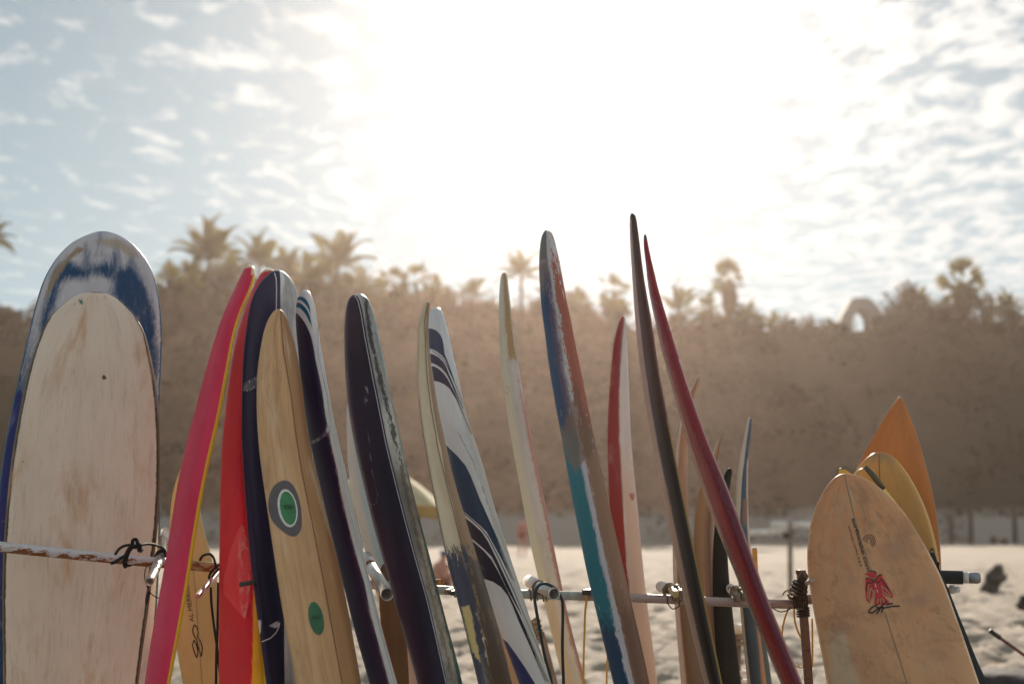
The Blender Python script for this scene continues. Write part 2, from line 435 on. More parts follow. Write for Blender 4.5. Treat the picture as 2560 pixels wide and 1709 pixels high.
palm('palm_tree', 1822, 700, 46, 142, 'fan', 'solitary fan palm with a thick skirt of dead fronds', nf=26, skirt=88)
palm('palm_tree', 1868, 790, 34, 139, 'feather', 'small dark palm at the foot of the skirted fan palm', nf=14)
palm('palm_tree', 2404, 705, 54, 142, 'fan', 'fan palm with a very thick trunk on the right end of the hill', nf=27, skirt=95, trunk_r=0.3)
palm('palm_tree', -22, 592, 58, 120, 'feather', 'palm cut off by the left edge, only its drooping frond tips showing', nf=20, droop=14)
palm('palm_tree', 425, 700, 44, 140, 'feather', 'low palm just right of the big white board tip', nf=18)
palm('palm_tree', 2520, 770, 40, 142, 'feather', 'bushy low palm at the far right edge of the hill', nf=18)

for i, (px, py, r, kd, lb) in enumerate([(590, 690, 44, 'feather', 'low palm crown between the two tall left palms'), (468, 700, 50, 'fan', 'fan palm below the leftmost tall palm'),
    (712, 672, 48, 'feather', 'ragged palm left of the small one near the navy boards'), (805, 705, 46, 'fan', 'fan palm directly under the shuttlecock palm'), (872, 728, 42, 'feather', 'low palm crown below the shuttlecock palm, right side'),
    (1090, 738, 40, 'feather', 'small palm crown just above the cream board tip'), (945, 738, 38, 'fan', 'low fan palm left of the rounded fan palms'), (1375, 752, 36, 'feather', 'low palm right of the tall blue board'),
    (640, 735, 44, 'fan', 'fan palm behind the pink board tip'), (1772, 768, 34, 'feather', 'low palm just left of the skirted fan palm'), (1930, 812, 30, 'feather', 'tiny palm between the skirted palm and the canopy'), (2300, 748, 34, 'feather', 'spiky palm crown left of the thick trunked palm')]):
    palm('palm_tree', px, py, r, 135+i % 4*2.5, kd, lb, nf=18, droop=(i % 3)*6)
TRUNK = simple('tree_bark', (0.10, 0.075, 0.05), 0.95, var=0.4)
def tree(px, py, rx, rz, d, label, n=900, size=0.3):
    c = P(px, py, d); a = rx/FPX*d; bz = rz/FPX*d
    gz = float(hill_z(np.array([c.x]), np.array([d]))[0])
    root = empty('broadleaf_tree', (c.x, d, gz-0.3), label, 'tree', 'leafy trees on the hill crest')
    rel = c-root.location
    V, F = tube_geo([Vector((0, 0, 0)), Vector((0.1, 0, rel.z*0.5)), rel], [0.28, 0.2, 0.1], 7)
    n = int(n*0.8)
    mesh_obj('trunk', V, F, TRUNK, root)
    for k in range(4):
        an = k*1.6+px; e = rel+Vector((math.cos(an)*a*0.6, math.sin(an)*a*0.6, bz*0.4*math.sin(an*2)))
        V, F = tube_geo([Vector((0.05, 0, rel.z*0.55)), e], [0.12, 0.04], 5)
        mesh_obj('limb', V, F, TRUNK, root)
    m = 11; cl = RNG.normal(size=(m, 3)); cl /= np.linalg.norm(cl, axis=1)[:, None]
    cl *= (0.35+0.5*RNG.random((m, 1))); rad = 0.28+0.22*RNG.random(m)
    k = RNG.integers(0, m, n); dr = RNG.normal(size=(n, 3)); dr /= np.linalg.norm(dr, axis=1)[:, None]
    C = (cl[k]+dr*rad[k][:, None]*RNG.random((n, 1))**0.4)*np.array([a, a, bz])+np.array(rel)
    V, F = leaf_quads(C, size); quads_obj('crown', V, F, LEAF, root)
for (px, py, rx, rz, d, lb, n) in [
    (398, 730, 50, 55, 143, 'hazy leafy tree just right of the blue stained board', 700),
    (475, 708, 64, 62, 146, 'broad leafy tree below the tall second palm', 1000),
    (562, 704, 60, 60, 146, 'leafy tree between the two leftmost palms', 1000),
    (732, 708, 50, 56, 147, 'leafy tree behind the striped navy board tip', 900),
    (818, 706, 66, 58, 146, 'leafy tree under the shuttlecock palm', 1000),
    (893, 740, 52, 46, 146, 'low leafy tree behind the dark purple board', 700),
    (1000, 756, 66, 42, 145, 'low spreading tree under the rounded fan palms', 800),
    (1110, 748, 48, 40, 146, 'small leafy tree above the striped white board', 600),
    (1230, 775, 44, 34, 146, 'low leafy tree left of the slender palm', 600),
    (1345, 775, 34, 42, 144, 'leafy tree right of the slender palm, behind the tall blue board', 600),
    (1440, 785, 50, 30, 145, 'low hedge like tree between tall blue and brown boards', 700),
    (1540, 772, 50, 34, 144, 'leafy tree under the fan palm beside the brown board', 700),
    (1790, 805, 60, 34, 143, 'leafy tree left of the palm with the skirt', 700),
    (1862, 800, 46, 40, 142, 'dark tree right of the palm with the skirt', 600),
    (2265, 758, 66, 48, 143, 'rounded dark tree left of the thick trunked palm', 1200),
    (2360, 775, 55, 48, 144, 'dark tree directly below the thick trunked palm', 900),
    (2450, 762, 48, 48, 141, 'open leafy tree with sky showing through, right of the thick palm', 380),
    (2530, 775, 55, 50, 143, 'leafy tree cut off by the right edge of the hill', 500),
    (10, 800, 60, 40, 143, 'low tree at the left edge of the hill', 700)]:
    tree(px, py, rx, rz, d, lb, n)

# canopy with an arched opening on the crest
for px, py, rx, lb in ((2088, 818, 26, 'low bush like tree against the left side of the hilltop canopy'), (2200, 812, 26, 'low bush like tree against the right side of the hilltop canopy')):
    tree(px, py, rx, 22, 143, lb, 420, 0.25)
CANV = simple('grey_canvas', (0.30, 0.30, 0.28), 0.8, var=0.15)
def pavilion():
    d = 145; c = P(2142, 822, d); g = empty('hilltop_pavilion', (c.x, d, c.z-0.6), 'grey flat topped canopy with an arched opening on the hill crest', 'pavilion')
    s = d/FPX
    def q(px, py, dy=0.0): return P(px, py, d)-g.location+Vector((0, dy, 0))
    out = [(2082, 830), (2098, 795), (2122, 752), (2135, 748), (2160, 748), (2172, 752), (2198, 785), (2215, 830)]
    inn = [(2126, 830), (2126, 800), (2132, 787), (2143, 780), (2155, 782), (2163, 793), (2166, 812), (2166, 830)]
    V = [q(*p, -1.2) for p in out]+[q(*p, -1.2) for p in inn]+[q(*p, 1.2) for p in out]+[q(*p, 1.2) for p in inn]
    F = []
    for i in range(7):
        F += [(i, i+1, 8+i+1, 8+i), (16+i, 24+i, 24+i+1, 16+i+1), (i, 16+i, 17+i, i+1), (8+i, 9+i, 25+i, 24+i)]
    mesh_obj('canopy', V, F, CANV, g, smooth=False)
    for px in (2100, 2144, 2196):
        tube('post', [q(px, 790, 0.9), q(px, 860, 0.9)], 0.07, TRUNK, g, 6)
pavilion()

# ---------------------------------------------------------------- far things on the beach
WHITEP = simple('weathered_white_paint', (0.74, 0.72, 0.68), 0.4, var=0.3, scale=14)
DARKW = simple('dark_weathered_wood', (0.055, 0.045, 0.035), 0.9, var=0.4, scale=10)
GREYW = simple('grey_weathered_wood', (0.25, 0.20, 0.16), 0.9, var=0.45, scale=12, stretch=(4, 4, 0.6))
def sand_z(x, y): return float(sand_h(np.array([x]), np.array([y]))[0])
def on_sand(px, d): 
    p = P(px, 1400, d); return Vector((p.x, d, sand_z(p.x, d)))

# fence posts far right
for i, (px, top, d) in enumerate([(2430, 1262, 105.5), (2540, 1268, 105.0), (2380, 1285, 106), (2486, 1340, 104), (2512, 1345, 104)]):
    b = on_sand(px, d); t = P(px, top, d)
    V, F = tube_geo([Vector((0, 0, -0.3)), Vector((0.02, 0, (t.z-b.z)*0.5)), Vector((0, 0, t.z-b.z))], [0.2, 0.19, 0.17] if top < 1300 else [0.3, 0.3, 0.25], 8)
    o = mesh_obj('fence_post', V, F, DARKW, loc=b)
    props(o, ['dark post at the hill foot right of the orange board', 'dark post at the hill foot nearest the right edge', 'shorter dark post at the hill foot right beside the orange board edge',
              'left one of two short stumps between the tall posts at the hill foot', 'right one of two short stumps between the tall posts at the hill foot'][i], 'post', 'posts along the foot of the hill')

# second rack in the distance
def far_rack():
    d = 31.0; b = on_sand(1974, d); g = empty('distant_board_rack', b, 'blurred pipe rack with white crossbars standing empty on the sand', 'rack')
    q = lambda px, py, dy=0: P(px, py, d+dy)-b
    tube('post', [Vector((0, 0, -0.2)), q(1975, 1306)], 0.055, GREYW, g, 10)
    tube('crossbar', [q(1800, 1334, 0.15), q(1966, 1327, 0.15)], 0.062, WHITEP, g, 10)
    tube('arm', [q(1930, 1311, -0.1), q(1968, 1311, -0.1)], 0.075, WHITEP, g, 10)
    tube('arm', [q(1984, 1311, 0.1), q(2060, 1312, 0.1)], 0.068, WHITEP, g, 10)
    tube('collar', [q(1966, 1330), q(1968, 1345)], 0.075, DARKW, g, 10)
    tube('post', [q(1800, 1334, 0.15), Vector((q(1800, 1334).x, 0.15, -0.2))], 0.05, GREYW, g, 10)
far_rack()

# parasol
CLOTH = simple('faded_yellow_canvas', (0.50, 0.43, 0.26), 0.9, var=0.2, scale=5)
CLOTHG = simple('faded_green_canvas', (0.20, 0.23, 0.14), 0.9, var=0.2, scale=5)
def parasol():
    d = 26.0; b = on_sand(952, d); g = empty('beach_parasol', b, 'faded green and yellow beach parasol open behind the dark purple board', 'parasol')
    top = P(952, 1172, d)-b; rim = P(952, 1264, d).z-b.z; rad = 156/FPX*d
    tube('pole', [Vector((0, 0, -0.3)), top+Vector((0, 0, 0.06))], 0.025, WHITEP, g, 8)
    for (h0, h1, mat, nm) in ((0.0, 0.42, CLOTHG, 'canopy_crown'), (0.42, 1.0, CLOTH, 'canopy')):
        V, F = [], []; N = 24; M = 5
        for i in range(M+1):
            t = h0+(h1-h0)*i/M
            for k in range(N):
                a = 2*math.pi*k/N+0.2; sag = 1-0.06*t*math.cos(4*a*2)**2
                V.append(Vector((math.cos(a)*rad*t*sag, math.sin(a)*rad*t*sag, top.z-(top.z-rim)*(t**1.8)))+Vector((top.x, 0, 0)))
        for i in range(M):
            for k in range(N): F.append((i*N+k, i*N+(k+1) % N, (i+1)*N+(k+1) % N, (i+1)*N+k))
        mesh_obj(nm, V, F, mat, g)
    V, F = [], []
    for k in range(48):
        a = 2*math.pi*k/48+0.2
        for dz_ in (0, -0.17-0.03*(k % 4)): V.append(Vector((math.cos(a)*rad+top.x, math.sin(a)*rad, rim+dz_)))
    for k in range(48): k2 = (k+1) % 48; F.append((2*k, 2*k2, 2*k2+1, 2*k+1))
    mesh_obj('valance', V, F, simple('ochre_valance', (0.34, 0.22, 0.07), 0.9, var=0.2), g)
parasol()

# driftwood stump, boulder, pole
def lump(name, loc, sx, sy, sz, mat, label, cat, seed=1, amp=0.3, shape=None, sub=4):
    bm = bmesh.new(); bmesh.ops.create_icosphere(bm, subdivisions=sub, radius=1)
    from mathutils import noise as mn
    for v in bm.verts:
        p = v.co.copy(); f = 1+amp*mn.fractal(p*1.4+Vector((seed, 0, 0)), 1.0, 2.0, 4)
        v.co = Vector((p.x*sx, p.y*sy, p.z*sz))*f
        if shape: v.co = shape(v.co)
    o = from_bm(name, bm, mat, smooth=True, loc=loc); return props(o, label, cat)
b = on_sand(2478, 30.5)
V, F = tube_geo(smooth_path([Vector(q) for q in [(-.10, 0, -.1), (-.07, 0, .08), (0, .02, .22), (.04, 0, .34), (.10, 0, .46), (.14, 0, .56), (.12, 0, .64)]], 4), [.17, .18, .19, .19, .19, .185, .18, .17, .17, .175, .18, .19, .195, .19, .18, .165, .15, .135, .125, .12, .115, .11, .10, .08, .04], 14)
V2, F2 = tube_geo([Vector((.10, 0, .36)), Vector((.22, -.03, .36)), Vector((.30, -.03, .40))], [.13, .11, .05], 10)
rn = random.Random(4); V = [v+Vector((rn.uniform(-1, 1), rn.uniform(-1, 1), rn.uniform(-1, 1)))*.014 for v in V]
props(mesh_obj('driftwood_stump', V+V2, F+[tuple(i+len(V) for i in f) for f in F2], simple('bleached_dark_wood', (0.10, 0.082, 0.066), 0.9, var=0.5, scale=7), loc=b+Vector((0, 0, -0.02))), 'blurred dark driftwood stump leaning on the sand at the right', 'driftwood')
BOULD = simple('dark_boulder', (0.05, 0.042, 0.04), 0.9, var=0.5, scale=6, bump=0.5)
b = on_sand(2530, 11.0)
lump('beach_boulder', b+Vector((0.10, 0, 0.10)), 0.62, 0.45, 0.33, BOULD, 'dark sand topped boulder in the bottom right corner', 'boulder', 9, 0.22)
b = on_sand(2560, 25); lump('driftwood_piece', b+Vector((0.05, 0, 0.06)), 0.2, 0.15, 0.16, DARKW, 'small dark piece of driftwood at the right edge of the sand', 'driftwood', 5, 0.3)
dpo = 7.6; a = P(2474, 1575, dpo); e = P(2650, 1700, dpo); e2 = a+(e-a)*((a.z-0.0)/(a.z-e.z))
g = empty('leaning_pole', (e2.x, e2.y, 0.0), 'dark red pole with a black tip sloping down at the right edge', 'pole')
REDP = simple('dark_red_lacquer', (0.12, 0.012, 0.015), 0.35, var=0.4); BLK = simple('black_rubber', (0.012, 0.012, 0.013), 0.55, var=0.3)
tube('shaft', [a+(e-a)*0.14, e2], 0.0085, REDP, g, 10, off=g.location)
tube('grip', [a, a+(e-a)*0.15], [0.0125, 0.0125], BLK, g, 12, off=g.location)

# ---------------------------------------------------------------- two far people
SKIN = simple('sunburnt_skin', (0.52, 0.24, 0.16), 0.55, var=0.12); HAIR = simple('dark_hair', (0.03, 0.02, 0.015), 0.7)
def body(name, loc, J, E, label, extra):
    g = empty(name, loc, label, 'person')
    me = bpy.data.meshes.new('body'); me.from_pydata([j[:3] for j in J], E, [])
    o = bpy.data.objects.new('body', me); COL.objects.link(o); o.parent = g
    sk = o.modifiers.new('skin', 'SKIN'); ss = o.modifiers.new('sub', 'SUBSURF'); ss.levels = 2; ss.render_levels = 2
    for i, j in enumerate(J): me.skin_vertices[0].data[i].radius = (j[3], j[3] if len(j) < 5 else j[4])
    me.skin_vertices[0].data[0].use_root = True; me.materials.append(SKIN)
    for nm, pos, sc_, mat in extra:
        bm = bmesh.new(); bmesh.ops.create_icosphere(bm, subdivisions=3, radius=1)
        bmesh.ops.scale(bm, vec=sc_, verts=bm.verts); bmesh.ops.translate(bm, vec=pos, verts=bm.verts)
        from_bm(nm, bm, mat, g, smooth=True)
    return g
b = on_sand(1306, 66.0)
J = [(0, 0, .98, .15, .11), (0, 0, 1.2, .15, .10), (0, 0, 1.42, .17, .10), (0, 0, 1.55, .06), (0, -.01, 1.66, .085, .10), (0, -.01, 1.76, .07),
     (-.1, 0, .9, .09), (-.13, -.12, .5, .06), (-.14, 0, .08, .04), (-.14, -.14, .03, .035),
     (.1, 0, .9, .09), (.13, .14, .5, .06), (.14, .3, .1, .04), (.14, .2, .03, .035),
     (-.2, 0, 1.42, .055), (-.27, .06, 1.15, .04), (-.26, -.1, .92, .03), (-.26, -.14, .84, .03),
     (.2, 0, 1.42, .055), (.28, -.04, 1.15, .04), (.27, -.2, .95, .03), (.27, -.25, .88, .03)]
E = [(0, 1), (1, 2), (2, 3), (3, 4), (4, 5), (0, 6), (6, 7), (7, 8), (8, 9), (0, 10), (10, 11), (11, 12), (12, 13), (2, 14), (14, 15), (15, 16), (16, 17), (2, 18), (18, 19), (19, 20), (20, 21)]
body('person', b, J, E, 'person in red walking across the far sand, blurred', [('hair', (0, .01, 1.74), (.095, .105, .09), HAIR),
     ('shorts', (0, 0, .92), (.2, .15, .19), simple('red_shorts', (0.30, 0.06, 0.05), 0.8)), ('shirt', (0, 0, 1.26), (.215, .14, .27), simple('pink_shirt', (0.45, 0.18, 0.15), 0.85))])
b = on_sand(1108, 34.0)
J = [(0, 0, .14, .16, .13), (-.02, .02, .36, .16, .12), (-.02, .05, .56, .17, .11), (0, .06, .68, .06), (.02, .03, .79, .085, .10), (.02, .03, .88, .07),
     (-.12, -.1, .14, .10), (-.2, -.42, .42, .065), (-.2, -.62, .08, .045), (-.2, -.78, .05, .04),
     (.12, -.1, .14, .10), (.22, -.42, .40, .065), (.22, -.62, .08, .045), (.22, -.78, .05, .04),
     (-.2, .05, .56, .06), (-.26, -.1, .36, .045), (-.2, -.36, .42, .035), (-.17, -.42, .43, .03),
     (.2, .05, .56, .06), (.3, .18, .32, .045), (.34, .3, .08, .035), (.34, .34, .04, .03)]
body('person', b, J, E, 'shirtless person in a blue cap sitting on the sand beneath the parasol', [('cap', (.02, .02, .86), (.105, .12, .075), simple('blue_cap', (0.05, 0.08, 0.2), 0.8)),
     ('shorts', (0, -.06, .13), (.23, .22, .14), simple('dark_shorts', (0.05, 0.03, 0.03), 0.85))])
# ---------------------------------------------------------------- surfboard builder
def pchip(xk, yk, x):
    xk = np.asarray(xk, float); yk = np.asarray(yk, float); h = np.diff(xk); d = np.diff(yk)/h
    m = np.zeros_like(yk); m[0] = d[0]; m[-1] = d[-1]
    for i in range(1, len(yk)-1):
        if d[i-1]*d[i] > 0:
            w1 = 2*h[i]+h[i-1]; w2 = h[i]+2*h[i-1]; m[i] = (w1+w2)/(w1/d[i-1]+w2/d[i])
        else: m[i] = 0.0
    i = np.clip(np.searchsorted(xk, x)-1, 0, len(h)-1); t = (x-xk[i])/h[i]
    return ((1+2*t)*(1-t)**2*yk[i] + t*(1-t)**2*h[i]*m[i] + t*t*(3-2*t)*yk[i+1] + t*t*(t-1)*h[i]*m[i+1])
def L(pts):
    ys = [p[0] for p in pts]; xs = [p[1] for p in pts]
    return lambda y: np.interp(y, ys, xs)
def right(pts): f = L(pts); return lambda u, x, y: x-f(y)
def left(pts): f = L(pts); return lambda u, x, y: f(y)-x
def band(pts, w): f = L(pts); return lambda u, x, y: w-np.abs(x-f(y))
def ugt(v, k=100.0): return lambda u, x, y: (u-v)*k
def ult(v, k=100.0): return lambda u, x, y: (v-u)*k
def AND(*fs): return lambda u, x, y: np.minimum.reduce([f(u, x, y) for f in fs])
def OR(*fs): return lambda u, x, y: np.maximum.reduce([f(u, x, y) for f in fs])
def below(v, k=1.0): return lambda u, x, y: (y-v)*k
def above(v, k=1.0): return lambda u, x, y: (v-y)*k
def poly(pts):
    P_ = np.array(pts, float)
    def f(u, x, y):
        x = np.asarray(x, float); y = np.asarray(y, float)
        d = np.full(x.shape, 1e9); ins = np.zeros(x.shape, bool); n = len(P_)
        for i in range(n):
            a = P_[i]; b = P_[(i+1) % n]; e = b-a; w0 = x-a[0]; w1 = y-a[1]
            t = np.clip((w0*e[0]+w1*e[1])/(e@e+1e-9), 0, 1)
            d = np.minimum(d, (w0-e[0]*t)**2+(w1-e[1]*t)**2)
            c = ((a[1] <= y) & (b[1] > y)) | ((b[1] <= y) & (a[1] > y))
            xi = a[0]+(y-a[1])/(b[1]-a[1]+1e-12)*e[0]
            ins ^= c & (x < xi)
        return np.where(ins, 1, -1)*np.sqrt(d)
    return f
def stroke(pts, w):
    P_ = np.array(pts, float)
    def f(u, x, y):
        d = np.full(np.shape(x), 1e9)
        for i in range(len(P_)-1):
            a = P_[i]; e = P_[i+1]-a; w0 = x-a[0]; w1 = y-a[1]
            t = np.clip((w0*e[0]+w1*e[1])/(e@e+1e-9), 0, 1)
            d = np.minimum(d, (w0-e[0]*t)**2+(w1-e[1]*t)**2)
        return w-np.sqrt(d)
    return f

def paint(name, base, layers, dirt=(), rough=0.42, coat=0.15, specks=0.25, grain=0.0, base2=None, bumpy=0.25, sss=0.0):
    """board skin: base colour, painted shapes with worn edges, then stains along the length"""
    m, t, b = material(name)
    bc = t.attr('bc', 'Vector'); bx_, by_, _ = t.sep(bc)
    c = base
    blot = t.noise(t.mul(bc, (7, 3, 1)), 1.0, 4, 0.6)
    c2 = base2 if base2 else tuple(v*0.84 for v in base)
    c = t.mix(t.step(blot, 0.38, 0.66), base, c2)
    if grain:
        gn = t.noise(t.mul(bc, (grain, grain*0.05, 1)), 1.0, 5, 0.65, 0.6)
        c = t.mix(t.m('MULTIPLY', t.step(gn, 0.42, 0.68), 0.55), c, tuple(v*f for v, f in zip(base, (0.70, 0.60, 0.48))))
    fine = t.noise(t.mul(bc, (210, 48, 1)), 1.0, 5, 0.75); mid = t.noise(t.mul(bc, (48, 12, 1)), 1.0, 6, 0.72)
    edge = t.m('ADD', t.m('MULTIPLY', t.m('SUBTRACT', fine, 0.5), 1.5), t.m('MULTIPLY', t.m('SUBTRACT', mid, 0.5), 1.6))
    for i, ly in enumerate(layers):
        col, wear, soft = ly[1], ly[2], ly[3]
        s = t.attr('s%d' % i)
        if wear: s = t.m('MULTIPLY_ADD', edge, wear, s)
        f = t.step(s, -soft, soft)
        if len(ly) > 4: f = t.m('MULTIPLY', f, ly[4])
        c = t.mix(f, c, col)
    for (col, amt, sx, sy, lo, hi) in dirt:
        dn = t.noise(t.mul(t.vm('ADD', bc, (sx, sy, 0)), (sx, sy, 1)), 1.0, 6, 0.68, 0.3)
        c = t.mix(t.m('MULTIPLY', t.step(dn, lo, hi), amt), c, col)
    scr = t.noise(t.mul(t.vm('ADD', bc, (3.0, 1.0, 0)), (260, 5, 1)), 1.0, 4, 0.7, 0.4)
    c = t.mix(t.m('MULTIPLY', t.step(scr, 0.60, 0.74), 0.06), c, (0.55, 0.50, 0.45)); c = t.mix(t.m('MULTIPLY', t.step(scr, 0.42, 0.30), 0.30), c, (0.12, 0.09, 0.07))
    if specks:
        sp = t.noise(t.mul(bc, (120, 70, 1)), 1.0, 3, 0.6)
        c = t.mix(t.m('MULTIPLY', t.step(sp, 0.70, 0.76), specks), c, (0.05, 0.04, 0.035))
    t.l.new(c, b.inputs['Base Color'])
    rn = t.noise(t.mul(bc, (18, 6, 1)), 1.0, 5, 0.7)
    t.l.new(t.m('MULTIPLY_ADD', rn, 0.35, rough-0.16), b.inputs['Roughness'])
    b.inputs['Specular IOR Level'].default_value = 0.32; b.inputs['Coat Weight'].default_value = coat*0.7; b.inputs['Coat Roughness'].default_value = 0.25
    if sss:
        b.inputs['Subsurface Weight'].default_value = sss; b.inputs['Subsurface Radius'].default_value = (0.03, 0.018, 0.01)
    if bumpy:
        bn = t.n.new('ShaderNodeBump'); bn.inputs['Strength'].default_value = bumpy; bn.inputs['Distance'].default_value = 0.0012
        t.l.new(t.m('ADD', mid, t.m('MULTIPLY', fine, 0.5)), bn.inputs['Height']); t.l.new(bn.outputs[0], b.inputs['Normal'])
    return m

class Board: pass
def board(rows, D0, D1, psi, W, T, mat, layers, label, nexp=2.3, step=5.0, N=84, group='surfboards standing in the rack', tailw=0.62, name='surfboard', smooth=0.9):
    rows = sorted(rows); y0 = rows[0][0]
    yk = np.array([r[0] for r in rows], float); s = np.sqrt(yk-y0)
    XL = [r[1] for r in rows]; XR = [r[2] for r in rows]
    Df = lambda y: D0+(D1-D0)*(np.asarray(y, float)-y0)/(1709-y0)
    zf = lambda y: CAMZ+Df(y)*np.tan(TH+np.arctan((854.5-np.asarray(y, float))/FPX))
    yb = 1709.0
    while zf(yb) > -0.04: yb += 4
    ny = int((1709-y0)/step)
    tt = np.linspace(0, 1, 26)[1:-1]**2*70
    Yr = np.concatenate([y0+tt, np.arange(y0+70, 1709, step), np.linspace(1709, yb, 40)])
    # edges: sampled through sqrt(y) so the nose comes out round
    yl = min(rows[-1][0], 1709.0)
    yin = np.minimum(Yr, yl)
    # the outline runs as one smooth curve up the left edge, over the nose and down the right edge
    smax = math.sqrt(yl-y0); sg = np.linspace(0, smax, 700); ds = sg[1]
    cl = pchip(s, XL, sg); cr_ = pchip(s, XR, sg); cv = np.concatenate([cl[::-1], cr_[1:]])
    kw = int(3*smooth/ds); ke = np.exp(-0.5*((np.arange(-kw, kw+1)*ds)/smooth)**2); ke /= ke.sum()
    pad = np.arange(1, kw+1); ext = np.concatenate([cv[0]+(cv[0]-cv[40])/40*pad[::-1], cv, cv[-1]+(cv[-1]-cv[-41])/40*pad])
    cv = np.convolve(ext, ke, 'valid'); mid_ = len(sg)-1
    xl = np.interp(np.sqrt(yin-y0), sg, cv[:mid_+1][::-1]); xr = np.interp(np.sqrt(yin-y0), sg, cv[mid_:])
    a_, b_ = yl-170, yl
    e = lambda q, X_: float(pchip(s, X_, np.sqrt(np.array([q])-y0))[0])
    slope = ((e(b_, XL)+e(b_, XR))-(e(a_, XL)+e(a_, XR)))/2/170
    ex = np.maximum(Yr-yl, 0); cx = (xl+xr)/2+ex*slope*np.where(True, 1-0.25*ex/700, 1); hw = (xr-xl)/2
    tb = np.clip((Yr-1709)/(yb-1709), 0, 1); hw = hw*(1-(1-tailw)*tb**2.2)
    xl, xr = cx-hw, cx+hw
    Dr = Df(Yr); Zr = zf(Yr)
    sec = np.sqrt(1+(Zr-CAMZ)**2/Dr**2*0)   # straight verticals: depth is measured along y
    ay = np.cos(TH)-np.sin(TH)*((854.5-Yr)/FPX)
    ul = (xl-1280)/FPX/ay; ur = (xr-1280)/FPX/ay               # tan of horizontal bearing
    al = math.atan(float(np.mean((ul+ur)/2)[()] if False else (ul[len(ul)//3]+ur[len(ur)//3])/2))
    ps = R(psi)-al
    th = np.linspace(0, 2*math.pi, N, endpoint=False)+0.001
    c1 = np.sign(np.cos(th))*np.abs(np.cos(th))**(2/nexp); d1 = np.sign(np.sin(th))*np.abs(np.sin(th))**(2/nexp)
    ht = (ur-ul)/2*Dr; q = nexp/(nexp-1); lo = np.zeros_like(ht)+1e-5; hi = lo+4
    cr, sr = abs(math.cos(R(psi))), abs(math.sin(R(psi)))
    for _ in range(40):
        k = (lo+hi)/2; h = ((W/2*k*cr)**q+(T/2*np.minimum(k, 1.4)**0.55*sr)**q)**(1/q)
        lo = np.where(h < ht, k, lo); hi = np.where(h < ht, hi, k)
    A = (W/2*k)[:, None]; B = (T/2*np.minimum(k, 1.4)**0.55)[:, None]
    cc_ = A*c1[None, :]; dd = B*d1[None, :]
    xp = cc_*math.cos(ps)-dd*math.sin(ps); yp = cc_*math.sin(ps)+dd*math.cos(ps)
    Xc = (ul+ur)/2*Dr; S = np.ones_like(Xc)
    for _ in range(12):
        pr = (Xc[:, None]+S[:, None]*xp)/(Dr[:, None]+yp); mn = pr.min(1); mx = pr.max(1)
        S *= np.clip((ur-ul)/np.maximum(mx-mn, 1e-9), 0.5, 2); Xc += ((ul+ur)/2-(mn+mx)/2)*Dr
    X = Xc[:, None]+S[:, None]*xp; Y = Dr[:, None]+yp; Z = np.repeat(Zr[:, None], N, 1)
    pxx = 1280+X/Y*FPX*ay[:, None]
    U = (pxx-xl[:, None])/np.maximum((xr-xl)[:, None], 1e-3)
    YY = np.repeat(Yr[:, None], N, 1)
    per = np.concatenate([np.zeros((len(Yr), 1)), np.cumsum(np.hypot(np.diff(X, axis=1), np.diff(Y, axis=1)), 1)], 1)
    half = len(Yr)//2; per = np.repeat(per[half:half+1], len(Yr), 0)
    # mirror the perimeter coordinate so that the seam is continuous
    tot = per[:, -1:]+0.005; per = np.minimum(per, tot-per)*np.where(d1[None, :] > 0, 1, 1)+np.where(d1[None, :] > 0, 3.1, 0)
    ln = np.repeat(Zr[:, None], N, 1)+W*7.3
    base = Vector((float(X[-1].mean()), float(Y[-1].mean()), 0.0))
    V = np.stack([X, Y, Z], -1).reshape(-1, 3)
    tip = np.array([[X[0].mean(), Y[0].mean(), float(zf(y0))]]); bot = np.array([[X[-1].mean(), Y[-1].mean(), Z[-1, 0]]])
    V = np.concatenate([V, tip, bot])
    n = len(Yr); idx = np.arange(n*N).reshape(n, N); nx = np.roll(idx, -1, 1)
    Fq = np.stack([idx[:-1], nx[:-1], nx[1:], idx[1:]], -1).reshape(-1, 4)
    faces = [tuple(f) for f in Fq.tolist()]
    faces += [(int(nx[0, k]), int(idx[0, k]), n*N) for k in range(N)]+[(int(idx[-1, k]), int(nx[-1, k]), n*N+1) for k in range(N)]
    g = empty(name, base, label, 'surfboard', group)
    me = bpy.data.meshes.new('hull'); me.from_pydata((V-np.array(base)).tolist(), [], faces)
    me.polygons.foreach_set('use_smooth', [True]*len(me.polygons)); me.materials.append(mat)
    fu, fx, fy = U.reshape(-1), pxx.reshape(-1), YY.reshape(-1)
    add = lambda a, v1, v2: np.concatenate([a, [v1, v2]])
    fu = add(fu, .5, .5); fx = add(fx, (xl[0]+xr[0])/2, (xl[-1]+xr[-1])/2); fy = add(fy, y0, yb)
    for i, ly in enumerate(layers):
        at = me.attributes.new('s%d' % i, 'FLOAT', 'POINT'); at.data.foreach_set('value', np.clip(ly[0](fu, fx, fy), -60, 60).astype(np.float32))
    at = me.attributes.new('bc', 'FLOAT_VECTOR', 'POINT')
    bc = np.stack([np.concatenate([per.reshape(-1), [per[0, 0]]*2]), np.concatenate([ln.reshape(-1), [ln[0, 0], ln[-1, 0]]]), np.zeros(n*N+2)], -1)
    at.data.foreach_set('vector', bc.reshape(-1).astype(np.float32))
    o = bpy.data.objects.new('hull', me); COL.objects.link(o); o.parent = g
    B_ = Board(); B_.root = g; B_.hull = o; B_.V = V; B_.F = faces; B_.bvh = None; B_.base = base
    B_.xl = lambda y: float(np.interp(y, Yr, xl)); B_.xr = lambda y: float(np.interp(y, Yr, xr)); B_.D = lambda y: float(Df(y))
    return B_
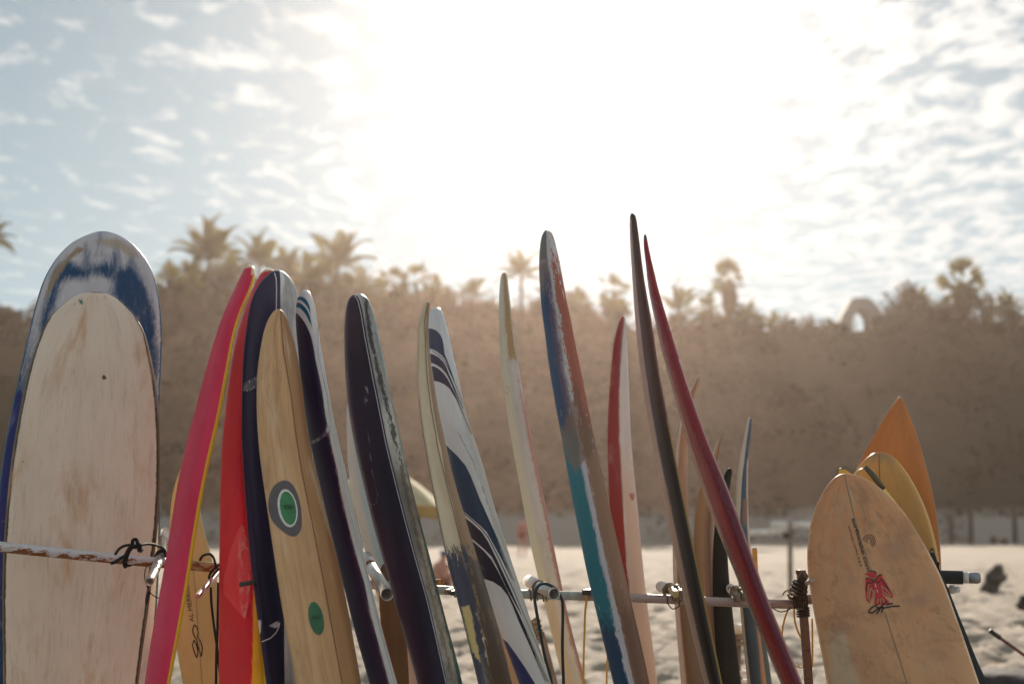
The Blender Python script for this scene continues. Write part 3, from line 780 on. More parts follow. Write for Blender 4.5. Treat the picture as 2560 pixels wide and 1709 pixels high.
def on(B, px, py, off=0.0015):
    """the point of the board's skin at this place"""
    if B.bvh is None: B.bvh = BVHTree.FromPolygons([Vector(v) for v in B.V], B.F)
    d = P(px, py, 1.0)-Vector((0, 0, CAMZ)); d.normalize()
    h = B.bvh.ray_cast(Vector((0, 0, CAMZ)), d)
    if h[0] is None: return None
    nrm = h[1] if h[1].dot(d) < 0 else -h[1]
    return h[0]+nrm*off-B.base
def drape(name, B, pts, tris, mat, off=0.0015):
    V = []; ok = []
    for p in pts:
        q = on(B, p[0], p[1], off); ok.append(q is not None); V.append(q if q is not None else Vector((0, 0, 0)))
    F = [t for t in tris if all(ok[i] for i in t)]
    used = sorted({i for t in F for i in t}); mp = {i: k for k, i in enumerate(used)}
    return mesh_obj(name, [V[i] for i in used], [tuple(mp[i] for i in t) for t in F], mat, B.root)
def d_strip(name, B, pts, w, mat, off=0.0015, taper=False, seg=12):
    """a ribbon following a line on the board, w in photo pixels"""
    pts = np.array(pts, float); out = []
    for i in range(len(pts)-1):
        k = max(2, int(np.hypot(*(pts[i+1]-pts[i]))/seg)+1)
        for j in range(k): out.append(pts[i]+(pts[i+1]-pts[i])*j/k)
    out.append(pts[-1]); out = np.array(out); V, F = [], []
    for i in range(len(out)):
        t = out[min(i+1, len(out)-1)]-out[max(i-1, 0)]; t = t/np.hypot(*t); nn = np.array([-t[1], t[0]])
        ww = w/2*(1 if not taper else max(0.12, 1-i/len(out)))
        V += [out[i]-nn*ww, out[i]+nn*ww]
        if i: F.append((2*i-2, 2*i-1, 2*i+1, 2*i))
    return drape(name, B, V, F, mat, off)
def d_blob(name, B, outline, mat, off=0.0012, rings=6):
    """a closed patch (outline in photo pixels) stuck to the board"""
    o = np.array(outline, float); o = np.array([[p.x, p.y] for p in smooth_path([Vector((a, b, 0)) for a, b in list(map(tuple, o))+[tuple(o[0])]], 4)][:-1])
    c = o.mean(0); n = len(o); V = [c]; F = []
    for r in range(1, rings+1): V += [c+(p-c)*r/rings for p in o]
    for k in range(n): F.append((0, 1+k, 1+(k+1) % n))
    for r in range(rings-1):
        for k in range(n):
            a = 1+r*n; b = a+n; k2 = (k+1) % n; F.append((a+k, b+k, b+k2, a+k2))
    return drape(name, B, V, F, mat, off)
def ell_pts(cx, cy, rx, ry, ang=0.0, n=14, egg=0.0):
    out = []
    for i in range(n):
        a = 2*math.pi*i/n; x = rx*math.cos(a); y = ry*math.sin(a)*(1+egg*math.sin(a))
        out.append((cx+x*math.cos(ang)-y*math.sin(ang), cy+x*math.sin(ang)+y*math.cos(ang)))
    return out
def d_text(name, B, txt, p0, p1, h, mat, off=0.002, bold=0.0, slant=0.0, tilt=0.0):
    """flat lettering running from p0 to p1 (photo pixels), h = cap height in pixels, tilt = direction of the letters' up side"""
    cu = bpy.data.curves.new('t', 'FONT'); cu.body = txt; cu.size = 1.0; cu.offset = bold; cu.shear = slant
    cu.resolution_u = 3
    to = bpy.data.objects.new('t', cu); COL.objects.link(to)
    me = bpy.data.meshes.new_from_object(to); bpy.data.objects.remove(to)
    bm = bmesh.new(); bm.from_mesh(me); bmesh.ops.triangulate(bm, faces=bm.faces[:])
    xs = [v.co.x for v in bm.verts]; x0, x1 = min(xs), max(xs)
    p0 = np.array(p0, float); p1 = np.array(p1, float); e = p1-p0
    ln = np.hypot(*e); e = e/ln; up = np.array([e[1], -e[0]])
    if tilt: up = np.array([up[0]*math.cos(tilt)-up[1]*math.sin(tilt), up[0]*math.sin(tilt)+up[1]*math.cos(tilt)])
    pts = [p0+e*(v.co.x-x0)/(x1-x0)*ln+up*v.co.y/0.72*h for v in bm.verts]
    tr = [tuple(v.index for v in f.verts) for f in bm.faces]; bm.free(); bpy.data.meshes.remove(me)
    return drape(name, B, pts, tr, mat, off)
def flat(name, col, rough=0.6, coat=0.0): return simple(name, col, rough, var=0.15, scale=40, coat=coat)
INK = flat('black_ink', (0.02, 0.018, 0.018)); REDINK = flat('red_ink', (0.55, 0.03, 0.04)); WHT = flat('white_vinyl', (0.70, 0.69, 0.66))
TAPE = None
def clear_tape():
    m, t, b = material('clear_repair_tape'); b.inputs['Base Color'].default_value = (0.75, 0.72, 0.75, 1)
    b.inputs['Roughness'].default_value = 0.3
    o = t.n.new('ShaderNodeTexCoord').outputs['Object']; n = t.noise(t.mul(o, (60, 60, 25)), 1.0, 4, 0.6)
    t.l.new(t.m('MULTIPLY_ADD', t.step(n, 0.45, 0.62), 0.45, 0.10), b.inputs['Alpha']); return m
TAPE = clear_tape()

def conv(ox, oy, sc): return lambda pts: [(ox+a/sc, oy+b/sc) for a, b in pts]
# ================================================================= the boards, left to right
BROWN = (0.20, 0.12, 0.06); GRIME = (0.28, 0.21, 0.14)
# -- 1 big white board with blue stained tip, behind
ly = [(above(985, .08), (0.40, 0.46, 0.56), 50, 10, .55),
      (OR(poly([(128, 700), (148, 672), (170, 655), (188, 668), (205, 672), (212, 650), (214, 616), (220, 640), (226, 672), (245, 660), (248, 625), (250, 590), (255, 625), (256, 660), (272, 665), (284, 640), (293, 608), (298, 640), (300, 672), (318, 660), (330, 636), (338, 662), (352, 690), (374, 730), (386, 780), (393, 840), (396, 900), (396, 1010), (372, 1010), (370, 900), (352, 830), (325, 780), (290, 750), (278, 735), (284, 705), (262, 694), (230, 690), (215, 702), (170, 705), (150, 720), (140, 760), (130, 790), (100, 880), (96, 820), (120, 745)]),
         AND(ult(0.11, 380), below(900, .12))), (0.008, 0.055, 0.15), 20, 13),
      (AND(ult(0.05, 380), below(985, .3)), (0.02, 0.022, 0.17), 4, 2),
      (poly([(112, 758), (120, 720), (150, 668), (196, 622), (214, 628), (190, 645), (168, 662), (146, 700), (128, 735)]), (0.30, 0.22, 0.13), 12, 4),
      (poly([(236, 604), (290, 596), (335, 618), (350, 640), (320, 640), (296, 622), (260, 618)]), (0.38, 0.30, 0.20), 22, 5, 0.7),
      (OR(ult(0.0125, 400), ugt(0.9875, 400), above(582, 1.0)), (0.015, 0.07, 0.16), 3, 1.2)]
rows1 = [(579, 259, 261), (581, 240, 281), (583, 236, 290), (593, 214, 312), (610, 181, 338), (634, 157, 359), (651, 141, 371), (669, 130, 381), (710, 107, 393), (762, 91, 402), (795, 82, 404), (836, 73, 406), (884, 61, 404), (940, 48, 402), (1017, 31, 399), (1084, 18, 398), (1120, 11, 399), (1195, 0, 400), (1308, -10, 401), (1458, -20, 396), (1608, -22, 386), (1709, -20, 376)]
m = paint('blue_stained_white', (0.74, 0.66, 0.64), ly, dirt=[((0.30, 0.34, 0.42), 0.5, 16, 5, 0.5, 0.72), ((0.25, 0.18, 0.11), 0.5, 30, 22, 0.62, 0.70), ((0.75, 0.74, 0.76), 0.5, 60, 14, 0.64, 0.7)], specks=0.3)
B1 = board(rows1, 5.42, 5.62, 3, 0.58, 0.075, m, ly, 'big off white longboard with smeared blue tip behind the plain white one at far left', nexp=3)
# -- 2 plain off-white board in front of it
rows2 = [(730, 240, 242), (732, 222, 262), (734, 207, 270), (740, 190, 286), (749, 178, 299), (762, 160, 313), (780, 141, 332), (806, 118, 352), (821, 110, 360), (862, 94, 371), (910, 77, 382), (965, 64, 391), (1002, 55, 396), (1076, 41, 400), (1120, 33, 402), (1214, 21, 401), (1308, 13, 396), (1402, 7, 385), (1477, 6, 378), (1552, 6, 368), (1638, 8, 355), (1709, 8, 347)]
SPOT = [(254, 944), (258, 938), (266, 940), (268, 946), (262, 951), (256, 949)]
ly = [(OR(AND(ugt(0.972, 370), below(840, .4)), AND(ugt(0.978, 370), below(790)), AND(ult(0.022, 370), below(800, .4))), (0.035, 0.035, 0.025), 4, 1.5),
      (OR(AND(ugt(0.985, 350)), AND(ult(0.012, 350)), above(733)), (0.16, 0.10, 0.06), 3, 1.2),
      (poly(SPOT), (0.10, 0.07, 0.045), 6, 1.5),
      (OR(poly([(182, 763), (188, 758), (186, 767)]), poly([(196, 752), (207, 752), (206, 764), (198, 765)])), (0.02, 0.12, 0.14), 10, 2),
      (OR(stroke([(263, 740), (263, 748)], 1.5), stroke([(282, 1482), (274, 1504)], 1.0), poly([(57, 1154), (60, 1156), (58, 1160), (55, 1157)])), (0.06, 0.05, 0.05), 3, 1)]
m = paint('plain_off_white', (0.76, 0.66, 0.55), ly, dirt=[((0.56, 0.33, 0.17), 0.75, 7, 2.4, 0.50, 0.70), ((0.36, 0.30, 0.24), 0.35, 50, 5, 0.52, 0.70), ((0.40, 0.25, 0.13), 0.5, 22, 9, 0.66, 0.74), ((0.30, 0.27, 0.24), 0.35, 140, 6, 0.60, 0.68)], rough=0.5, specks=0.35, base2=(0.70, 0.60, 0.49))
B2 = board(rows2, 5.20, 5.34, 2, 0.56, 0.07, m, ly, 'plain stained off white longboard at far left, tied behind the rusty bar', nexp=3)
# -- 0 pale yellow shortboard behind the pink one
rows0 = [(1140, 468, 470), (1155, 458, 482), (1186, 446, 490), (1218, 435, 494), (1263, 427, 498), (1308, 424, 506), (1334, 423, 513), (1383, 424, 526), (1450, 426, 544), (1540, 433, 551), (1636, 444, 556), (1709, 458, 560)]
ly = [(ugt(.86, 130), (0.50, 0.42, 0.20), 3, 6)]
m = paint('pale_yellow_resin', (0.62, 0.44, 0.19), ly, dirt=[((0.45, 0.32, 0.15), 0.5, 9, 4, 0.5, 0.75)], coat=0.5, rough=0.32)
B0 = board(rows0, 5.55, 5.75, 12, 0.48, 0.06, m, ly, 'pale yellow shortboard with black lettering behind the pink board')
d_text('lettering', B0, 'AL MERRICK', (485, 1552), (470, 1450), 11, INK)
for pts in ([(486, 1560), (492, 1566), (496, 1580), (493, 1590), (501, 1601), (506, 1618), (503, 1640)], [(486, 1560), (481, 1573), (485, 1588), (492, 1598), (494, 1612), (498, 1624), (503, 1640)],
            [(485, 1598), (481, 1612), (486, 1630), (492, 1643), (495, 1628), (491, 1610), (485, 1598)]):
    d_strip('logo', B0, pts, 3.0, INK, seg=4)
d_strip('stringer', B0, [(470, 1300), (489, 1480), (500, 1640), (506, 1709)], 1.4, flat('thin_stringer', (0.30, 0.2, 0.09)))
# -- 3 pink foam board with yellow underside
rows3 = [(663, 624, 626), (665, 616, 631), (669, 612, 635), (680, 606, 638), (692, 599, 638), (714, 589, 634), (740, 577, 624), (792, 555, 600), (858, 533, 583), (932, 512, 571), (1006, 492, 558), (1062, 477, 547), (1120, 463, 533), (1191, 447, 517), (1278, 432, 500), (1383, 417, 483), (1469, 402, 470), (1589, 379, 448), (1709, 361, 425)]
ly = [(AND(ugt(0.86, 75), below(690, .3)), (0.80, 0.50, 0.03), 1.0, 1.5),
      (OR(above(671, .8), AND(ugt(0.72, 40), above(690, .4))), (0.80, 0.66, 0.42), 1, 2)]
m = paint('pink_foam_skin', (0.72, 0.035, 0.095), ly, dirt=[((0.60, 0.02, 0.07), 0.5, 9, 2, 0.45, 0.7)], coat=0.0, rough=0.42, specks=0.12, base2=(0.62, 0.020, 0.07), bumpy=0.5)
B3 = board(rows3, 4.90, 4.62, -62, 0.50, 0.10, m, ly, 'pink foam longboard with a yellow edge, leaning right beside the white boards', nexp=2.2)
# -- 4 red foam board with yellow underside
rows4 = [(673, 667, 669), (675, 660, 680), (679, 655, 688), (699, 641, 694), (736, 623, 690), (785, 606, 676), (833, 592, 660), (881, 582, 645), (943, 572, 630), (1019, 565, 616), (1071, 558, 612), (1140, 553, 614), (1265, 550, 624), (1405, 548, 640), (1500, 547, 650), (1709, 547, 667)]
PATCH = [(603, 1310), (611, 1320), (617, 1360), (626, 1400), (628, 1450), (624, 1500), (612, 1545), (600, 1530), (580, 1508), (560, 1485), (557, 1455), (566, 1420), (574, 1380), (588, 1340)]
ly = [(right([(1000, 900), (1420, 634), (1475, 634), (1560, 633), (1709, 630)]), (0.85, 0.52, 0.01), 1.5, 1.5),
      (above(680, .5), (0.85, 0.68, 0.42), 2, 2),
      (poly(PATCH), (0.72, 0.10, 0.10), 2, 2, 0.6),
      (band([(673, 700), (1420, 632), (1475, 632), (1560, 631), (1709, 628)], 0.8), (0.72, 0.3, 0.2), 1.5, 1)]
m = paint('red_foam_skin', (0.62, 0.008, 0.018), ly, dirt=[((0.50, 0.004, 0.012), 0.5, 8, 2, 0.45, 0.7)], coat=0.1, rough=0.4, specks=0.12, bumpy=0.5)
B4 = board(rows4, 5.27, 4.90, -55, 0.48, 0.10, m, ly, 'red foam longboard with a crinkled tape patch between the pink and navy boards', nexp=2.2)
# crinkled clear tape
def crinkle(Bx, cx, y0, y1, hw, n, mat):
    rn = random.Random(3)
    pts = []; tri = []
    rowsn, colsn = 40, 10
    for i in range(rowsn):
        t = i/(rowsn-1); y = y0+(y1-y0)*t; w = hw*math.sin(math.pi*(0.04+0.92*t))**0.7
        for j in range(colsn):
            s = j/(colsn-1)*2-1; pts.append((cx(y)+s*w, y))
        if i:
            for j in range(colsn-1):
                a = (i-1)*colsn+j; tri.append((a, a+1, a+colsn+1, a+colsn))
    o = drape('tape_patch', Bx, pts, tri, mat, 0.004)
    for v in o.data.vertices:
        f = vnoise(np.array([v.co.x*22.0+5]), np.array([(v.co.z*26.0)+v.co.x*18]), 4)[0]
        v.co.y -= 0.007*abs(f-0.5)*2
    return o
CR_T = clear_tape(); CR_T.name = 'crinkled_tape'
b_ = CR_T.node_tree.nodes['Principled BSDF']; b_.inputs['Base Color'].default_value = (0.80, 0.30, 0.24, 1); b_.inputs['Roughness'].default_value = 0.22
crinkle(B4, lambda y: np.interp(y, [1310, 1420, 1545], [606, 613, 613]), 1312, 1543, 15, 8, CR_T)
# -- 5 navy and white board
rows5 = [(676, 695, 697), (677, 690, 706), (680, 682, 713), (697, 665, 731), (719, 647, 743), (747, 634, 748), (778, 623, 749), (812, 618, 750), (864, 611, 752), (916, 606, 756), (984, 604, 762), (1088, 603, 770), (1157, 606, 778), (1247, 613, 790), (1352, 621, 800), (1464, 634, 812), (1527, 642, 822), (1615, 655, 838), (1709, 667, 855)]
ly = [(right([(676, 699), (700, 701), (778, 701), (900, 703), (1709, 712)]), (0.68, 0.67, 0.66), 1, 1.0),
      (OR(poly([(645, 1541), (653, 1541), (652, 1570), (649, 1578), (646, 1556)]), poly([(670, 1555), (700, 1543), (697, 1560), (688, 1562)]),
          ), (0.75, 0.74, 0.76), 3, 1)]
m = paint('navy_and_white', (0.015, 0.011, 0.052), ly, dirt=[((0.003, 0.005, 0.026), 0.6, 6, 2, 0.4, 0.65)], rough=0.36, coat=0.1, specks=0.1)
B5 = board(rows5, 5.18, 4.84, 50, 0.56, 0.08, m, ly, 'broad navy longboard with a white face, directly behind the bare wood board', nexp=2.5)
d_strip('crack', B5, [(699, 1556), (696, 1568), (690, 1580), (676, 1594), (655, 1603)], 2.4, WHT, 0.001, seg=4)
d_strip('pinstripe', B5, [(686, 682), (690, 697), (691, 722), (690, 778), (689, 800)], 2.6, flat('lilac_white', (0.62, 0.56, 0.64)), 0.001, seg=6)
d_blob('tape_patch', B5, [(606, 958), (628, 948), (645, 938), (641, 960), (632, 972), (612, 978)], TAPE, 0.002)
# -- dark board low between wood and navy striped boards
rows = [(1560, 890, 892), (1575, 884, 898), (1610, 880, 906), (1709, 880, 925)]
m = paint('black_green_board', (0.02, 0.028, 0.022), [], rough=0.5)
board(rows, 5.6, 5.68, 55, 0.45, 0.06, m, [], 'short black green board low between the wood board and navy striped board')
# -- 7 navy board with teal stripes on a white nose
c13 = conv(740, 700, 7.84)
T1 = c13([(-40, 316), (25, 320), (70, 322), (130, 345), (190, 400), (235, 470), (265, 550), (280, 640), (287, 700), (250, 620), (210, 540), (160, 470), (100, 410), (60, 390), (20, 385), (-40, 380)])
T2 = c13([(-40, 420), (18, 425), (60, 440), (120, 490), (180, 560), (230, 640), (265, 720), (290, 820), (305, 900), (318, 990), (290, 910), (250, 830), (200, 720), (150, 640), (90, 570), (40, 530), (-40, 505)])
nav = [(775, 735), (780, 741), (788, 748), (798, 755), (811, 763), (824, 769), (835, 774), (847, 778), (859, 781), (885, 786), (900, 788), (950, 799), (984, 806), (1036, 813), (1053, 816), (1122, 830), (1180, 844), (1230, 852), (1307, 870), (1387, 891), (1457, 912), (1527, 926), (1615, 950), (1709, 975)]
rows7 = [(725, 759, 761), (726, 752, 768), (730, 748, 773), (747, 743, 781), (754, 741, 784), (785, 739, 790), (819, 740, 794), (850, 743, 799), (881, 746, 804), (933, 749, 813), (978, 756, 821), (1036, 763, 831), (1088, 771, 843), (1140, 782, 854), (1160, 787, 861), (1247, 807, 878), (1310, 821, 894), (1384, 840, 909), (1447, 854, 924), (1513, 870, 941), (1597, 891, 962), (1660, 909, 980), (1709, 923, 995)]
ly = [(poly(T1), (0.0, 0.10, 0.17), 0.5, 0.8), (poly(T2), (0.0, 0.09, 0.17), 0.5, 0.8), (left(nav), (0.014, 0.009, 0.040), 0.8, 0.9),
      (band([(y, x+9+(y-900)*0.006) for y, x in nav if y > 880], 0.9), (0.10, 0.14, 0.30), 1.2, 1, 0.8),
      (AND(right([(y, x) for y, x in nav]), below(1000, .1)), (0.50, 0.46, 0.40), 12, 5, 0.5)]
m = paint('navy_teal_white', (0.72, 0.71, 0.70), ly, dirt=[((0.40, 0.32, 0.24), 0.35, 24, 5, 0.62, 0.75)], rough=0.36, coat=0.2)
B7 = board(rows7, 5.12, 4.72, -60, 0.50, 0.085, m, ly, 'navy longboard with a white nose and two teal stripes, tape halfway down', nexp=2.5, step=3.5, N=110)
d_strip('tape_band', B7, [(771, 1094), (776, 1102), (785, 1106), (796, 1100), (808, 1090), (820, 1076), (831, 1066)], 9, TAPE, 0.003, seg=5)
d_blob('tape_patch', B7, [(818, 1056), (834, 1062), (836, 1074), (826, 1084), (818, 1080)], TAPE, 0.004)
# -- 6 bare wood board
rows6 = [(773, 696, 698), (774, 692, 703), (778, 685, 708), (785, 680, 713), (798, 672, 720), (826, 661, 728), (864, 653, 740), (902, 647, 747), (950, 642, 754), (1012, 641, 761), (1071, 643, 768), (1122, 647, 777), (1180, 654, 788), (1219, 660, 800), (1293, 671, 817), (1387, 685, 841), (1457, 696, 857), (1503, 702, 866), (1538, 709, 872), (1597, 720, 882), (1709, 742, 902)]
st = [(778, 701), (881, 709), (984, 727), (1088, 740), (1157, 751), (1177, 754), (1335, 786), (1457, 810), (1597, 835), (1709, 856)]
ly = [(right(st), (0.36, 0.185, 0.080), 2, 8, 0.85), (AND(right([(773, 705), (900, 735), (1088, 762), (1335, 815), (1709, 890)])), (0.22, 0.10, 0.038), 4, 8, 0.7),  # face right of the stringer painted darker, shade of its bend
      (stroke([(642, 1000), (660, 1000), (668, 1012), (672, 1020), (677, 1008), (690, 985), (698, 975)], 1.6), (0.42, 0.26, 0.15), 3, 3, 0.6),
      (stroke([(655, 952), (675, 940), (700, 930)], 2.5), (0.40, 0.26, 0.16), 4, 4, 0.5)]
m = paint('bare_balsa', (0.60, 0.365, 0.185), ly, dirt=[((0.66, 0.52, 0.36), 0.55, 12, 2.2, 0.5, 0.7), ((0.34, 0.19, 0.09), 0.65, 14, 3.0, 0.52, 0.72), ((0.20, 0.12, 0.07), 0.5, 70, 30, 0.66, 0.72)], rough=0.5, coat=0.08, specks=0.45, grain=55)
B6 = board(rows6, 4.72, 4.50, 40, 0.52, 0.075, m, ly, 'bare wooden longboard with green and grey logo, frontmost among the navy boards', nexp=2.1)
d_strip('stringer', B6, [(x, y) for y, x in st], 1.8, flat('wood_stringer', (0.20, 0.10, 0.045)))
OG = [(708, 1200), (722, 1203), (735, 1217), (746, 1243), (752, 1270), (754, 1300), (752, 1322), (743, 1337), (730, 1340), (715, 1333), (698, 1320), (682, 1303), (674, 1283), (671, 1262), (673, 1240), (682, 1218), (694, 1206)]
GREYI = flat('grey_logo_print', (0.10, 0.085, 0.095), 0.5); GREENI = simple('green_logo_print', (0.03, 0.22, 0.07), 0.35, var=0.25, scale=30)
d_blob('logo_ring', B6, OG, GREYI, 0.0012, 7)
d_blob('logo_white_oval', B6, ell_pts(718, 1270, 24, 48, -0.17, 18), WHT, 0.0022, 6)
d_blob('logo_green_oval', B6, ell_pts(719, 1270, 19.5, 42, -0.17, 18), GREENI, 0.0032, 6)
d_text('lettering', B6, 'BYZWAGA', (709, 1274), (733, 1273), 12.5, INK, 0.0042)
d_text('lettering', B6, 'surf', (727, 1282), (734, 1281), 3, INK, 0.0042)
d_blob('green_sticker', B6, ell_pts(790, 1545, 18, 42, -0.20, 16), simple('green_sticker', (0.02, 0.14, 0.06), 0.35, var=0.3, scale=30), 0.0015, 6)
d_text('lettering', B6, 'BYZWAGA', (780, 1550), (800, 1547), 12, INK, 0.0028)
d_text('lettering', B6, 'surf', (796, 1555), (802, 1554), 3, INK, 0.0028)
# -- 8 pale blue board behind
rows8 = [(985, 873, 875), (992, 870, 882), (1022, 867, 892), (1046, 866, 898), (1105, 867, 905), (1180, 872, 915), (1247, 881, 928), (1317, 898, 946), (1373, 911, 962), (1440, 928, 985), (1520, 950, 1008), (1610, 978, 1030), (1709, 1005, 1052)]
ly = [(ugt(0.45, 60), (0.30, 0.55, 0.66), 12, 4, 0.8), (AND(below(1430, .5)), (0.62, 0.42, 0.30), 4, 6, 0.8)]
m = paint('pale_blue_white', (0.54, 0.66, 0.62), ly, dirt=[((0.42, 0.34, 0.22), 0.3, 22, 8, 0.6, 0.74)], rough=0.35, coat=0.4, specks=0.6)
board(rows8, 5.62, 5.74, -58, 0.45, 0.06, m, ly, 'pale blue white board half hidden behind the dark purple board')
rows8b = [(1405, 966, 968), (1412, 955, 982), (1440, 948, 995), (1504, 948, 1008), (1585, 955, 1016), (1709, 966, 1023)]
m = paint('dark_brown_wood_board', (0.13, 0.065, 0.025), [], dirt=[((0.07, 0.035, 0.015), 0.6, 12, 3, 0.45, 0.7)], rough=0.5)
board(rows8b, 5.50, 5.55, 30, 0.40, 0.06, m, [], 'dark brown board showing only below the big open pipe')
# -- 9 dark purple board
pl = [(734, 872), (738, 880), (741, 886), (743, 890), (754, 896), (785, 903), (847, 913), (898, 923), (950, 933), (1019, 947), (1105, 964), (1180, 982), (1240, 997), (1317, 1017), (1405, 1041), (1492, 1066), (1580, 1087), (1709, 1116)]
rows9 = [(734, 894, 896), (735, 885, 903), (738, 879, 909), (754, 868, 923), (778, 863, 933), (819, 860, 942), (860, 860, 951), (922, 862, 964), (991, 867, 978), (1053, 876, 992), (1115, 887, 1006), (1180, 901, 1019), (1240, 916, 1036), (1300, 929, 1049), (1370, 949, 1070), (1440, 969, 1087), (1492, 983, 1101), (1573, 1005, 1121), (1646, 1026, 1144), (1709, 1043, 1157)]
ly = [(right([(y, x+4) for y, x in pl]), (0.60, 0.585, 0.53), 1, 1.2),
      (AND(right([(734, 925), (819, 937), (1019, 985), (1180, 1012), (1405, 1074), (1709, 1146)])), (0.22, 0.44, 0.50), 24, 4, 0.85),
      (AND(band([(780, 916), (860, 928), (1019, 968), (1150, 1002), (1240, 1018), (1709, 1136)], 4.5)), (0.11, 0.10, 0.09), 17, 2),
      (AND(right([(y, x+5) for y, x in pl]), below(1180, .08)), (0.38, 0.29, 0.19), 14, 5, 0.65),
      (AND(right([(1100, 1040), (1300, 1045), (1500, 1098), (1709, 1149)]), below(1250, .1)), (0.03, 0.13, 0.12), 8, 2.5, 0.85),
      (OR(stroke([(912, 986), (914, 1040), (925, 1120), (930, 1180), (938, 1215), (945, 1240), (941, 1258), (930, 1262), (920, 1254)], 0.9), stroke([(921, 984), (915, 965), (912, 975), (914, 1000), (919, 1004), (917, 985)], 1.0)), (0.42, 0.38, 0.45), 2.5, 1, 0.8)]
m = paint('dark_purple_white', (0.024, 0.011, 0.034), ly, dirt=[((0.003, 0.004, 0.014), 0.6, 5, 2, 0.4, 0.62)], rough=0.36, coat=0.1, specks=0.2)
B9 = board(rows9, 5.02, 4.62, -38, 0.42, 0.09, m, ly, 'dark purple longboard with a scuffed white edge, standing alone in the middle left', nexp=2.5, step=4)
d_strip('pinstripe', B9, [(x, y) for y, x in pl][2:], 2.0, flat('lilac_pinstripe', (0.55, 0.50, 0.56)), 0.001, seg=8)
# -- 12 cream board behind with red oval
rows12 = [(1400, 1212, 1214), (1410, 1205, 1222), (1450, 1200, 1240), (1520, 1210, 1258), (1709, 1258, 1312)]
m = paint('cream_board', (0.56, 0.40, 0.22), [], dirt=[((0.40, 0.25, 0.12), 0.4, 12, 4, 0.5, 0.7)], coat=0.3)
B12 = board(rows12, 5.55, 5.62, -50, 0.45, 0.06, m, [], 'cream board with a red oval showing between cream and striped boards')
# -- 11 white board with navy swooshes
c14 = conv(1050, 740, 4.355); c15 = conv(1080, 1080, 2.492)
def wide(p, l=1010): return p
A_ = c14([(40, 342), (80, 345), (130, 355), (180, 385), (220, 430), (243, 480), (258, 560), (268, 640), (300, 720), (340, 830), (385, 960), (335, 860), (300, 765), (270, 700), (230, 650), (180, 605), (130, 575), (90, 562), (40, 550)])
Bb = c14([(40, 590), (95, 612), (150, 635), (200, 670), (250, 720), (285, 780), (320, 870), (400, 1060), (480, 1240), (460, 1235), (380, 1060), (320, 925), (290, 865), (240, 800), (180, 750), (140, 727), (105, 715), (40, 700)])
C_ = c14([(40, 725), (110, 748), (160, 765), (210, 800), (260, 850), (300, 910), (330, 970), (400, 1110), (500, 1350), (575, 1520), (550, 1510), (450, 1275), (390, 1130), (350, 1065), (320, 1015), (270, 970), (210, 935), (160, 918), (130, 915), (40, 925)])
Dk = c15([(20, 10), (75, 60), (110, 100), (160, 150), (210, 210), (240, 270), (260, 320), (300, 420), (350, 530), (400, 640), (450, 760), (520, 930), (490, 900), (430, 780), (380, 690), (340, 620), (300, 580), (240, 530), (195, 490), (100, 440)])
Ek = c15([(120, 480), (205, 530), (250, 565), (310, 620), (350, 680), (410, 800), (480, 950), (570, 1150), (548, 1115), (460, 955), (400, 825), (370, 770), (320, 722), (260, 672), (235, 652), (140, 600)])
Fk = c15([(140, 620), (250, 675), (320, 735), (370, 790), (410, 860), (460, 960), (540, 1120), (640, 1340), (735, 1550), (700, 1530), (600, 1300), (540, 1170), (500, 1070), (470, 1010), (430, 960), (380, 930), (330, 915), (200, 915)])
Gk = c15([(380, 1250), (440, 1290), (470, 1310), (530, 1390), (580, 1460), (650, 1568), (760, 1760), (500, 1800), (380, 1700)])
rows11 = [(769, 1089, 1091), (770, 1082, 1098), (773, 1077, 1102), (784, 1071, 1107), (810, 1068, 1115), (840, 1068, 1122), (873, 1071, 1129), (925, 1077, 1141), (977, 1087, 1152), (1025, 1094, 1163), (1080, 1106, 1178), (1120, 1114, 1193), (1188, 1129, 1215), (1263, 1152, 1234), (1334, 1171, 1257), (1402, 1192, 1278), (1466, 1212, 1301), (1526, 1230, 1320), (1597, 1256, 1342), (1665, 1280, 1365), (1709, 1297, 1380)]
ln1 = c14([(92, 580), (140, 597), (200, 647), (255, 702), (300, 782), (360, 920), (440, 1100), (520, 1290), (600, 1480)]); ln2 = c15([(195, 500), (250, 547), (310, 602), (350, 652), (420, 790), (500, 960), (600, 1190), (700, 1420), (760, 1550)])
ln3 = c15([(150, 0), (250, 190), (330, 420), (420, 640), (520, 880), (640, 1180), (760, 1500)])
NV = (0.018, 0.02, 0.07)
ly = [(poly(A_), (0.016, 0.028, 0.085), 0.4, 0.8), (OR(poly(Bb), poly(C_)), (0.030, 0.018, 0.055), 0.4, 0.8), (poly(Dk), (0.002, 0.030, 0.085), 0.4, 0.8),
      (OR(poly(Ek), poly(Fk)), (0.009, 0.007, 0.026), 0.4, 0.8), (poly(Gk), (0.012, 0.022, 0.13), 0.4, 0.8),
      (OR(stroke(ln1, 1.1), stroke(ln2, 1.3)), (0.025, 0.02, 0.06), 0.4, 0.6),
      (stroke([(x+3.5, y) for x, y in ln3], 1.0), (0.12, 0.10, 0.12), 4, 1, 0.6),
      (AND(ugt(.80, 90), below(960, .1)), (0.46, 0.41, 0.33), 10, 4, 0.6)]
m = paint('white_with_navy_swooshes', (0.73, 0.73, 0.745), ly, dirt=[((0.5, 0.47, 0.42), 0.3, 16, 5, 0.6, 0.75)], rough=0.33, coat=0.35, specks=0.15)
B11 = board(rows11, 5.12, 4.78, -50, 0.40, 0.075, m, ly, 'white longboard with navy swooshes and thin pinstripes beside the cream board', nexp=2.5, step=3.5, N=120)
d_blob('red_oval_logo', B12, ell_pts(1233, 1521, 6, 14, -0.3), REDINK, 0.002)
